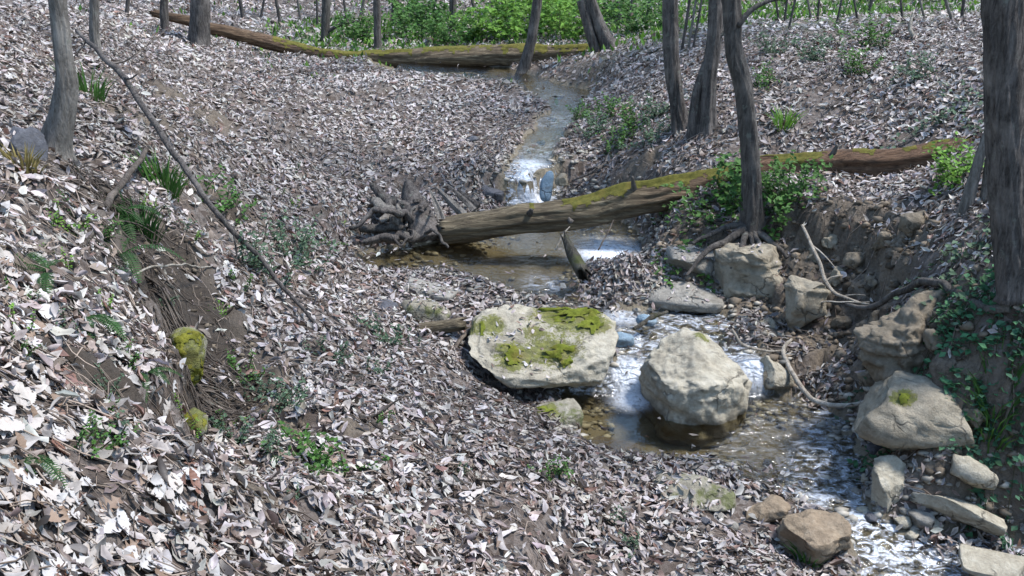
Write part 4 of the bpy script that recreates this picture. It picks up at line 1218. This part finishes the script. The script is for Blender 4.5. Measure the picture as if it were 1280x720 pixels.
# ------------------------------------------------------------------ leaf litter
PAL = np.array([(.45, .405, .375), (.41, .365, .34), (.50, .46, .435), (.345, .295, .265), (.26, .20, .165), (.16, .115, .088), (.21, .12, .09), (.54, .505, .48), (.07, .055, .047)])
PW = np.array([.21, .18, .14, .14, .12, .08, .04, .05, .06])
def frustum(x, y, z, mg=1.18):
    d = np.c_[x, y, z - CAM_H]
    dep = d[:, 1] * CP - d[:, 2] * SP
    upc = d[:, 1] * SP + d[:, 2] * CP
    return (dep > .8) & (np.abs(d[:, 0]) < dep * 640 / FPX * mg + .25) & (np.abs(upc) < dep * 360 / FPX * (mg + .08) + .25)
def leaves_at(x, y, z, N, L, tilt, full=True, seed=0, lift=.02, pal=None):
    """batch of leaves as arrays; N = ground normals"""
    r = np.random.default_rng(seed)
    n = len(x)
    Nn_ = N + r.normal(size=(n, 3)) * tilt[:, None]
    Nn_ /= np.linalg.norm(Nn_, axis=1)[:, None]
    d = r.normal(size=(n, 3))
    X = np.cross(d, Nn_); X /= np.linalg.norm(X, axis=1)[:, None]
    Y = np.cross(Nn_, X)
    Wd = L * r.uniform(.26, .56, n)
    roll = np.clip(r.normal(.45, .55, n), -1.2, 1.5)
    bend = r.normal(.08, .30, n) * L
    twist = r.normal(0, .5, n)
    c = np.stack([x, y, z + r.uniform(0, 1, n) ** 1.5 * lift + .006], 1)
    if full == 2:                                   # near: 4 cross rows, oak-like or oval outline
        st_y = np.array([-.28, -.05, .17, .36])
        oval = np.array([.36, .5, .44, .25]); oak = np.array([.30, .48, .27, .42])
        pick = (r.uniform(size=n) < .5)[:, None]
        hw = np.where(pick, oval[None], oak[None]) * (1 + r.normal(0, .12, (n, 4)))
        f = np.array([0] + [-1, 0, 1] * 4 + [0.0])
        ly = np.array([-.5] + [q for q in st_y for _ in range(3)] + [.5])
        hwv = np.concatenate([np.zeros((n, 1)), np.repeat(hw, 3, 1), np.zeros((n, 1))], 1)
        T1 = np.array([(0, 2, 1), (0, 3, 2), (10, 11, 13), (11, 12, 13)])
        Q1 = np.array([q for a_ in (1, 4, 7) for q in ((a_, a_ + 1, a_ + 4, a_ + 3), (a_ + 1, a_ + 2, a_ + 5, a_ + 4))])
    elif full:
        f = np.array([0, -1, 0, 1, -1, 0, 1, 0.0]); ly = np.array([-.5, -.17, -.17, -.17, .2, .2, .2, .5])
        hwv = np.tile(np.array([0, .5, .5, .5, .38, .38, .38, 0]), (n, 1)) * (1 + r.normal(0, .15, (n, 8)))
        T1, Q1 = LT, LQ
    else:
        f = np.array([0, -1, 1, 0.0]); ly = np.array([-.5, .0, .05, .5])
        hwv = np.tile(np.array([0, .5, .5, 0]), (n, 1))
        T1, Q1 = np.array([(0, 2, 1), (1, 2, 3)]), np.zeros((0, 4), int)
    kv = len(f)
    side = f[None] * hwv * Wd[:, None]
    rl = roll[:, None] + twist[:, None] * ly[None]
    lx = side * np.cos(rl)
    lz = np.abs(side) * np.sin(rl) + bend[:, None] * (ly[None] ** 2) * 2.2 + r.normal(0, .022, (n, kv)) * L[:, None] + side * (twist * .5)[:, None] * ly[None]
    V = c[:, None] + X[:, None] * lx[..., None] + Y[:, None] * (ly[None] * L[:, None])[..., None] + Nn_[:, None] * lz[..., None]
    base = np.arange(n)[:, None, None] * kv
    T_ = (T1[None] + base).reshape(-1, 3)
    Q_ = (Q1[None] + base).reshape(-1, 4) if len(Q1) else np.zeros((0, 4), int)
    col = PAL[r.choice(len(PAL), n, p=PW / PW.sum())] if pal is None else pal[r.integers(0, len(pal), n)]
    col = col * r.uniform(.72, 1.18, (n, 1)) * (1 + r.normal(0, .03, (n, 3)))
    cv = col[:, None] * (1 + r.normal(0, .10, (n, kv, 1))) * (1 - .26 * (f[None, :, None] == 0) * (np.abs(ly)[None, :, None] < .45))
    return V.reshape(-1, 3), T_, Q_, np.clip(cv.reshape(-1, 3), .01, .8)
def normals_at(x, y):
    N = np.stack([-samp(gx_, x, y), -samp(gy_, x, y), np.ones(len(x))], 1)
    return N / np.linalg.norm(N, axis=1)[:, None]
litter = MB()
def scatter(x0, x1, y0, y1, dens, L0, L1, full, tiltm, seed, lift, bare_keep=.16):
    r = np.random.default_rng(seed)
    n = int((x1 - x0) * (y1 - y0) * dens)
    x, y = r.uniform(x0, x1, n), r.uniform(y0, y1, n)
    z = samp(ZG, x, y)
    m = frustum(x, y, z)
    x, y, z = x[m], y[m], z[m]
    b = samp(BG, x, y); s = samp(SG, x, y); g = samp(GG, x, y)
    N = normals_at(x, y)
    clump = fbm(np.c_[x * 1.9, y * 1.9, x * 0], 4, 71)
    keep = (1 - b * (1 - bare_keep)) * np.where(s < 0.0, 0.03, 1) * np.clip((N[:, 2] - .25) / .3, .12, 1) * np.clip(.86 + 1.3 * clump, .24, 1) * (1 - .45 * g)
    m = r.uniform(size=len(x)) < keep
    # leaves on the water float
    x, y, z, N = x[m], y[m], z[m], N[m]
    s = samp(SG, x, y)
    z = np.where(s < 0, np.maximum(z, samp(WG, x, y)), z)
    L = r.uniform(L0, L1, len(x)) * r.choice([.55, .9, 1.2, 1.35], len(x))
    V, T_, Q_, C_ = leaves_at(x, y, z, N, L, np.abs(r.normal(0, tiltm, len(x))), full, seed + 1, lift)
    # silted, damp leaves near the water and in patches are greyer and darker
    s = samp(SG, x, y)
    silt = .34 * np.exp(-np.maximum(s, 0) / .7) + .22 * np.clip(fbm(np.c_[x * .8, y * .8, x * 0], 3, 171) * 2, -.4, 1)
    kv_ = len(V) // max(len(x), 1)
    C_ = C_ * np.repeat(1 - silt, kv_)[:, None]
    litter.add(V, T_, Q_ if len(Q_) else None, C_)
    return len(x)
cnt = [scatter(-4.5, 4.5, 1.6, 6.0, 1600, .05, .10, 2, .36, 1, .05),
       scatter(-6.5, 6.5, 6.0, 10.0, 1350, .05, .095, True, .38, 2, .045),
       scatter(-9, 9, 10, 15.5, 880, .05, .10, True, .38, 3, .04),
       scatter(-13, 13, 15.5, 22, 480, .08, .13, False, .45, 4, .05),
       scatter(-19, 19, 22, 34, 130, .11, .19, False, .5, 5, .07)]
# heaps: leaves caught in the debris dam and on rock tops
def heap(u, v, t, r0, n, seed, h=.10):
    r = np.random.default_rng(seed)
    c = P(u, v, t)
    x = c[0] + r.normal(0, r0 * .5, n); y = c[1] + r.normal(0, r0 * .5, n)
    z = samp(ZG, x, y)
    z = np.maximum(z, samp(WG, x, y) * (samp(SG, x, y) < 0) + z * (samp(SG, x, y) >= 0))
    V, T_, Q_, C_ = leaves_at(x, y, z, normals_at(x, y), r.uniform(.05, .10, n), np.abs(r.normal(0, .8, n)), True, seed, h)
    litter.add(V, T_, Q_, C_ * .85)
for a_ in ((758, 352, 9.75, .30, 420, 11), (788, 345, 9.9, .25, 260, 12), (742, 338, 10.1, .14, 90, 13), (930, 408, 9.05, .18, 170, 14), (1030, 458, 8.5, .22, 150, 15), (590, 240, 12.6, .5, 420, 16), (430, 285, 10.8, .5, 300, 17),
           (1170, 655, 6.8, .2, 60, 18), (1240, 625, 6.7, .25, 160, 19), (860, 605, 7.0, .25, 90, 20), (955, 590, 7.25, .25, 60, 22), (480, 260, 11.3, .35, 320, 23), (560, 262, 11.7, .25, 160, 24), (610, 250, 12.3, .3, 200, 25)):
    heap(*a_)
for Vr, F_, lab in ROCKV:
    if 'flat-topped' in lab or 'leaf-strewn' in lab or 'brown rock lying' in lab or 'ledge' in lab or 'broad block' in lab or 'grey slab on' in lab:
        a_, b_, c_ = Vr[F_[:, 0]], Vr[F_[:, 1]], Vr[F_[:, 2]]
        fn = np.cross(b_ - a_, c_ - a_); ar = np.linalg.norm(fn, axis=1) + 1e-12; fn /= ar[:, None]
        w = ar * (fn[:, 2] > .75)
        if 'flat-topped' in lab: w = w * np.exp(-((a_[:, 0] - a_[:, 0].mean() + .18) / .28) ** 2)
        k_ = rng.choice(len(F_), 70 if 'flat' in lab else 45, p=w / w.sum())
        pc = (a_ + b_ + c_)[k_] / 3
        V, T_, Q_, C_ = leaves_at(pc[:, 0], pc[:, 1], pc[:, 2], fn[k_], rng.uniform(.03, .075, len(k_)), np.abs(rng.normal(0, .18, len(k_))), True, 33, .008)
        litter.add(V, T_, Q_, C_)
tw_b = MB()
for k in range(6500):
    r = rng
    y = 2.2 + 13 * r.uniform() ** 1.4; x = (r.uniform(-.62, .62) if k % 2 else r.uniform(-.62, .05)) * (y + 2)
    if float(samp(SG, x, y)[0]) < .03: continue
    a_ = r.uniform(0, 6.28); L_ = r.uniform(.08, .34)
    xs_ = x + np.linspace(-.5, .5, 4) * L_ * math.cos(a_) + r.normal(0, .008, 4); ys_ = y + np.linspace(-.5, .5, 4) * L_ * math.sin(a_) + r.normal(0, .008, 4)
    zs_ = samp(ZG, xs_, ys_) + r.uniform(.012, .06) + r.normal(0, .008, 4)
    tw_b.add(*tube(np.c_[xs_, ys_, zs_], r.uniform(.0012, .0042), 3, cap=False), C=np.array((.20, .155, .12)) * r.uniform(.3, 1.9))
tag(link('twig_litter', tw_b.mesh('twig_litter', M['leaf'], True)), 'fine broken twigs scattered through the leaf litter', 'twigs', kind='stuff')
lo = link('leaf_litter', litter.mesh('leaf_litter', M['leaf'], True))
tag(lo, 'dense carpet of pale dry fallen leaves over the forest floor', 'leaf litter', kind='stuff')

# the largest leaves of the near bank, one by one
def big_leaf(kind, seed):
    r = np.random.default_rng(seed)
    n = 22
    s = np.linspace(0, 1, n)
    if kind == 'lobed':
        w = .30 * np.sin(math.pi * s ** .8) ** .7 * (.72 + .42 * np.cos(s * math.pi * 2 * 3.6 + .5))
    else:
        w = .28 * np.sin(math.pi * s ** .85) ** .8
    w = np.maximum(w, .004)
    curl = r.uniform(.1, .9) * r.choice([-1, 1, 1]); bend = r.uniform(-.5, .6); tw = r.uniform(-.5, .5)
    V = []
    for k in range(n):
        y = s[k] - .5
        for f in (-1, -.5, 0, .5, 1):
            x = f * w[k] * (1 + .08 * r.normal())
            z = curl * (x * x) * 1.8 + bend * y * y * .8 + tw * x * y + .012 * r.normal() + .018 * abs(f)
            V.append((x, y, z))
    Q_ = [(a * 5 + b, a * 5 + b + 1, (a + 1) * 5 + b + 1, (a + 1) * 5 + b) for a in range(n - 1) for b in range(4)]
    pet = tube(np.array([(0, -.5, bend * .2), (.01, -.58, bend * .25), (.03, -.68, bend * .28)]), .006, 4)
    mb = MB(); mb.add(V, None, Q_); mb.add(pet[0], pet[1], pet[2])
    return np.concatenate(mb.V), [np.concatenate(mb.T), np.concatenate(mb.Q)]
tones = {'pale': (.43, .385, .345), 'brown': (.24, .165, .115), 'russet': (.20, .105, .075), 'silver': (.49, .465, .445)}
LM = {}
for kd in ('lobed', 'oval'):
    for tn, c_ in tones.items():
        for q_ in range(3):
            V, F_ = big_leaf(kd, len(LM) * 3 + q_)
            LM[(kd, tn, q_)] = mesh_np('fallen_leaf', V, F_, M['leaf'], True, {'tint': np.tile(np.array(c_) * (1 + .08 * (q_ - 1)), (len(V), 1))})
desc = {'pale': 'pale tan', 'brown': 'dark brown', 'russet': 'reddish russet', 'silver': 'silvery white'}
k = 0
while k < 290:
    u, v = rng.uniform(-10, 560), rng.uniform(300, 730)
    if rng.uniform() > np.exp(-max(0, u - 60) / 260) * (.25 + .75 * (v - 300) / 420): continue
    p, t = hit(u, v)
    if samp(BG, p[0], p[1])[0] > .4: continue
    kd = 'lobed' if rng.uniform() < .5 else 'oval'
    tn = rng.choice(['pale', 'brown', 'russet', 'silver'], p=[.50, .15, .06, .29])
    o = link('fallen_leaf', LM[(kd, tn, int(rng.integers(0, 3)))])
    L = rng.uniform(.07, .12)
    N = normals_at(p[:1], p[1:2])[0] + rng.normal(size=3) * .2
    N /= np.linalg.norm(N)
    qz = Vector(N).to_track_quat('Z', 'Y') @ Matrix.Rotation(rng.uniform(0, 6.28), 3, 'Z').to_quaternion()
    o.rotation_mode = 'QUATERNION'
    o.rotation_quaternion = qz
    o.scale = (L * rng.uniform(.9, 1.3), L, L)
    o.location = p + N * (.022 + rng.uniform(0, .02))
    tag(o, '%s %s dry leaf lying on the near left bank' % (desc[tn], kd), 'leaf', '%s %s leaves on the near left bank' % (desc[tn], kd))
    k += 1

# ------------------------------------------------------------------ green plants
def frond(mb, p0, d, L, r, col):
    d = d / np.linalg.norm(d)
    n = 24
    C = []
    p = p0.copy()
    for k in range(n):
        C.append(p.copy())
        d = d + np.array((0, 0, -.075)); d /= np.linalg.norm(d)
        p = p + d * L / n
        p[2] = max(p[2], H(p[0], p[1]) + .015)
    C = np.array(C)
    mb.add(*tube(C, np.linspace(.003, .0012, n), 4, cap=False), C=col * .6)
    T = np.gradient(C, axis=0); T /= np.linalg.norm(T, axis=1)[:, None]
    side = np.cross(T, (0, 0, 1)); side /= np.linalg.norm(side, axis=1)[:, None] + 1e-9
    for k in range(1, n):
        f = k / n
        w = L * .13 * math.sin(math.pi * (f * .85 + .12)) ** .8
        for sg in (-1, 1):
            a = C[k]
            b = L / n * .30
            tip = a + side[k] * sg * w + T[k] * w * .2 + (0, 0, -.12 * w)
            mb.add([a - T[k] * b, a + T[k] * b, tip + T[k] * b * .3, (a * .4 + tip * .6) - T[k] * b], None, [(0, 1, 2, 3)], col * r.uniform(.7, 1.25))
def plant(kind, label, u, v, size, seed, group=None, col=(.06, .12, .03), n=None, name=None, cat=None, p=None):
    r = np.random.default_rng(seed)
    if p is None: p, t = hit(u, v)
    p = np.array(p)
    col = np.array(col)
    mb = MB()
    ms = None
    if kind == 'fern':
        for k in range(n or 7):
            a = r.uniform(0, 6.28)
            frond(mb, p.copy(), np.array((math.cos(a), math.sin(a) - .2, r.uniform(.5, 1.1))), size * r.uniform(.7, 1.1), r, col)
        root = link(name or 'fern', mb.mesh('fern', M['green'], False, p), None, p)
        tag(root, label, cat or 'fern', group)
    elif kind == 'grass':
        for k in range(n or 60):
            a = r.uniform(0, 6.28); q = p + np.array((math.cos(a), math.sin(a), 0)) * size * .35 * r.uniform() ** .6
            q[2] = H(q[0], q[1])
            d = np.array((math.cos(a) * r.uniform(.1, .7), math.sin(a) * r.uniform(.1, .7), 1.0)); L = size * r.uniform(.5, 1.1)
            sd_ = np.cross(d, (r.normal(), r.normal(), 0)); sd_ = sd_ / (np.linalg.norm(sd_) + 1e-9) * (.004 + size * .012)
            q1 = q + d * L * .5; q2 = q + d * L * .85 + np.array((d[0], d[1], -.2)) * L * .3
            mb.add([q - sd_, q + sd_, q1 + sd_ * .8, q1 - sd_ * .8, q2], [(3, 2, 4)], [(0, 1, 2, 3)], col * r.uniform(.6, 1.35))
        root = link(name or 'grass_tuft', mb.mesh('grass_tuft', M['green'], False, p), None, p)
        tag(root, label, cat or 'grass', group)
    else:                                                      # leafy: thin stems with many small oval leaves
        root = empty(name or 'leafy_plant', p)
        ms = MB()
        for k in range(n or 10):
            a = r.uniform(0, 6.28)
            q = p + np.array((r.normal() * size * .3, r.normal() * size * .3, 0)); q[2] = H(q[0], q[1]) - .005
            d = np.array((math.cos(a) * .5, math.sin(a) * .5, r.uniform(.5, 1.1) if kind == 'leafy' else r.uniform(-.1, .3)))
            pl = []
            for e in range(7):
                pl.append(q.copy())
                d = d / np.linalg.norm(d) + r.normal(size=3) * .2
                q = q + d / np.linalg.norm(d) * size / 6
                g = H(q[0], q[1])
                q[2] = max(q[2], g + .01)
                if kind == 'ivy': q[2] = min(q[2], g + .07)
                for z_ in range(4):
                    e1 = r.normal(size=3) * (1, 1, .45); e1 /= np.linalg.norm(e1)
                    nn = np.array((r.normal() * .45, r.normal() * .45 - .25, 1)); nn /= np.linalg.norm(nn)
                    e2 = np.cross(nn, e1); e2 /= np.linalg.norm(e2); e1 = np.cross(e2, nn)
                    s = size * r.uniform(.045, .085) if kind == 'leafy' else r.uniform(.018, .034)
                    c = q + r.normal(size=3) * size * .05
                    up_ = nn * s * .2
                    mb.add([c, c + e1 * s + e2 * s * .75 + up_, c + e1 * s * 2.2, c + e1 * s - e2 * s * .75 + up_], [(0, 2, 1), (0, 3, 2)], None, col * r.uniform(.6, 1.4))
            ms.add(*tube(np.array(pl), .003, 4, cap=False), C=(.08, .07, .04))
        tag(link('stems', ms.mesh('stems', M['green'], True, p), root), kind='stuff')
        tag(link('leaves', mb.mesh('leaves', M['green'], False, p), root), kind='stuff')
        tag(root, label, cat or ('ivy' if kind == 'ivy' else 'plant'), group)
    return root
DG, MG, BGc, GGc = (.035, .09, .022), (.065, .145, .03), (.14, .27, .04), (.085, .135, .08)
plant('fern', 'dark fern on the bank below the long stick', 62, 348, .32, 1, col=DG, n=7)
plant('fern', 'dark fern at the top of the eroded hollow', 148, 268, .40, 2, col=DG, n=9)
plant('fern', 'fern hanging into the dark eroded hollow', 152, 318, .42, 3, col=DG, n=9)
plant('fern', 'fern fronds drooping above the lower hollow', 108, 398, .30, 4, col=DG, n=7)
plant('fern', 'fern at the near left corner among twigs', 40, 575, .22, 5, col=DG)
plant('fern', 'small fern below the yellow moss tuft', 180, 470, .22, 6, col=DG)
plant('grass', 'tuft of grass at the head of the eroded hollow', 205, 235, .34, 301, col=MG, n=80)
plant('grass', 'grass spilling over the lip of the hollow', 178, 292, .30, 302, col=DG, n=80)
plant('grass', 'dry straw-coloured grass beside the dark rounded boulder', 30, 215, .22, 303, col=(.22, .17, .06), n=60)
plant('grass', 'grass tuft on the slope below the leaning grey tree', 110, 120, .4, 304, col=MG, n=70)
plant('leafy', 'small bright green plant left of the propped stick', 84, 290, .13, 7, col=BGc, n=7)
plant('leafy', 'leafy weed beside the long bowed branch', 278, 262, .3, 8, col=MG, n=10)
plant('leafy', 'grey-green weed clump on the open leaf slope', 368, 320, .3, 9, col=GGc, n=14)
plant('leafy', 'second grey-green weed beside the bowed branch', 330, 345, .28, 10, col=GGc, n=12)
SEED_AT = ['beside the yellow moss stones', 'on the slope below the eroded hollow', 'in leaves above the half-buried branch', 'below the half-buried dark branch', 'at the upper end of the half-buried branch', 'between the hollow and the half-buried branch', 'beside the middle of the half-buried branch', 'behind the short rotten log piece', 'near the dark broken branch end', 'on the open leaves between branch and pool', 'beside the leaf-strewn grey rock', 'in front of the leaf-strewn grey rock', 'beside the small moss-tufted stone', 'below the tip of the long bowed branch', 'behind the long corner twig', 'between the two corner twigs']
for n_, (u, v) in enumerate([(300, 470), (330, 500), (365, 520), (390, 590), (345, 570), (300, 560), (430, 600), (480, 430), (470, 470), (695, 600), (770, 660), (790, 690), (265, 545), (405, 455), (150, 560), (110, 565)]):
    plant('leafy', '%s seedling clump %s' % ('grey-green' if n_ % 3 else 'fresh green', SEED_AT[n_]), u, v, (.13 + .03 * (n_ % 4)) * (.5 if n_ in (11, 10, 14, 15) else 1), 20 + n_, 'seedling clumps in the leaf litter', GGc if n_ % 3 else MG, 8, 'seedling_clump', 'seedling')
for n_ in range(30):
    u, v = rng.uniform(20, 600), rng.uniform(120, 700)
    plant('leafy', 'tiny green sprig poking through leaves on the left slope', u, v, .05 + .0002 * (720 - v) * rng.uniform(.5, 1.2), 600 + n_, 'tiny sprigs on the left slope', (GGc, MG, BGc)[n_ % 3], 4, 'sprig', 'sprig')
plant('grass', 'grass tuft at the bottom beside the orange-brown boulder', 1010, 705, .2, 50, col=MG, n=90)
plant('grass', 'grass tuft on the sunny right slope', 980, 162, .3, 51, col=BGc, n=80)
plant('leafy', 'bright leafy plant in front of the fallen log by the twin stems', 1184, 232, .36, 52, col=BGc, n=16)
plant('leafy', 'ivy-like shrub climbing left of the crooked tree', 905, 262, .5, 53, col=MG, n=24, name='shrub', cat='shrub')
plant('leafy', 'low shrub right of the crooked tree roots', 976, 272, .4, 54, col=MG, n=26, name='shrub', cat='shrub')
plant('ivy', 'ivy trailing down the bank left of the crooked tree', 882, 285, .6, 55, col=MG, n=20, name='ivy')
plant('ivy', 'ivy on the bank top below the thick tree', 1200, 345, .5, 56, col=GGc, n=16, name='ivy')
plant('ivy', 'ivy leaves on the bank below the thick tree', 1245, 455, .45, 57, col=(.06, .14, .08), n=12, name='ivy')
plant('ivy', 'ivy sprays beside the big tan boulder', 1205, 480, .35, 58, col=(.06, .14, .08), n=8, name='ivy')
plant('ivy', 'ivy curtain on the upper edge of the tall earthy rock', 1205, 400, .45, 62, col=(.06, .15, .07), n=14, name='ivy')
plant('ivy', 'ivy patch near the base of the thick tree', 1262, 410, .4, 63, col=(.06, .16, .07), n=14, name='ivy')
plant('ivy', 'ivy patch low on the bank above the half buried rock', 1250, 500, .4, 64, col=(.07, .17, .08), n=16, name='ivy')
plant('grass', 'grass hanging beside the big tan boulder', 1240, 530, .32, 59, col=MG, n=110)
plant('grass', 'small grass tuft on the edge above the big tan boulder', 1148, 430, .16, 60, col=DG, n=60)
plant('ivy', 'ivy on the sunny right slope near the twin stems', 1200, 140, .6, 61, col=GGc, n=10, name='ivy')
WEED_AT = ['beside the stream bend above the waterfall', 'at the left edge of the stream bank weeds', 'below the straight dark tree', 'left of the straight dark tree', 'at the bank edge above the fallen log', 'between the straight tree and the fallen log', 'nearest the upper stream water', 'behind the long thin dark stick', 'at the lower end of the thin dark stick', 'to the right of the forked dark tree', 'near the pale upright snag', 'at the upper end of the thin dark stick', 'above the grass tuft on the slope']
for n_, (u, v, s) in enumerate([(760, 150, .3), (742, 170, .28), (790, 165, .3), (815, 150, .3), (770, 185, .26), (820, 175, .28), (725, 150, .25), (1020, 80, .35), (1070, 95, .3), (960, 70, .3), (1090, 60, .4), (1150, 100, .3), (950, 110, .25)]):
    plant('leafy', 'low %s weed clump %s' % ('grey-green' if n_ % 2 else 'green', WEED_AT[n_]), u, v, s, 70 + n_, 'weed clumps right of the stream', GGc if n_ % 2 else MG, 12, 'weed_clump', 'weed')
HERB_AT = ['left of the dark tree in the green patch', 'right of the dark tree in the green patch', 'directly behind the dark tree in the green patch', 'highest right of the dark patch tree', 'highest left of the dark patch tree', 'beside the forked leaning trees', 'above the far stream bend', 'below the dim far tree', 'right of the slim dark tree', 'under the dark tree past the log', 'left of the slim dark tree', 'beneath the dim far tree at the log', 'right of the forked leaning trees', 'behind the forked leaning trees']
for n_, (u, v, s) in enumerate([(640, 45, .9), (690, 40, 1.0), (665, 25, 1.0), (700, 15, 1.1), (640, 15, 1.0), (720, 48, .8), (600, 50, .7), (540, 40, .8), (510, 50, .7), (520, 30, .8), (450, 52, .6), (560, 56, .6), (800, 40, .7), (770, 25, .8)]):
    plant('leafy', '%s green herb clump %s' % ('bright' if n_ < 7 else 'darker', HERB_AT[n_]), u, v, s, 90 + n_, 'herb clumps behind the far log', BGc if n_ < 7 else MG, 22, 'herb_clump', 'herb')

def undergrowth():
    mb = MB()
    r = np.random.default_rng(77)
    n = 0
    while n < 30000:
        x, y = r.uniform(-16, 18), r.uniform(17, 46)
        g = float(samp(GG, x, y)[0])
        if r.uniform() > g * .9 + (.25 if y > 30 else .04): continue
        z = H(x, y)
        for e in range(3):
            L = r.uniform(.05, .18); a = r.uniform(0, 6.28)
            d = np.array((math.cos(a) * .5, math.sin(a) * .5, 1)) * L
            sd_ = np.array((-math.sin(a), math.cos(a), 0)) * L * .22
            q = np.array((x + r.normal() * .1, y + r.normal() * .1, z - .02))
            mb.add([q, q + d * .5 + sd_, q + d, q + d * .5 - sd_], None, [(0, 1, 2, 3)], np.array(BGc if r.uniform() < .5 else MG) * r.uniform(.6, 1.2))
        n += 3
    o = link('undergrowth', mb.mesh('undergrowth', M['green'], False))
    tag(o, 'green undergrowth of herbs and grass on the far woodland floor', 'undergrowth', kind='stuff')
undergrowth()
print('LEAVES', cnt, 'litter verts', litter.n)
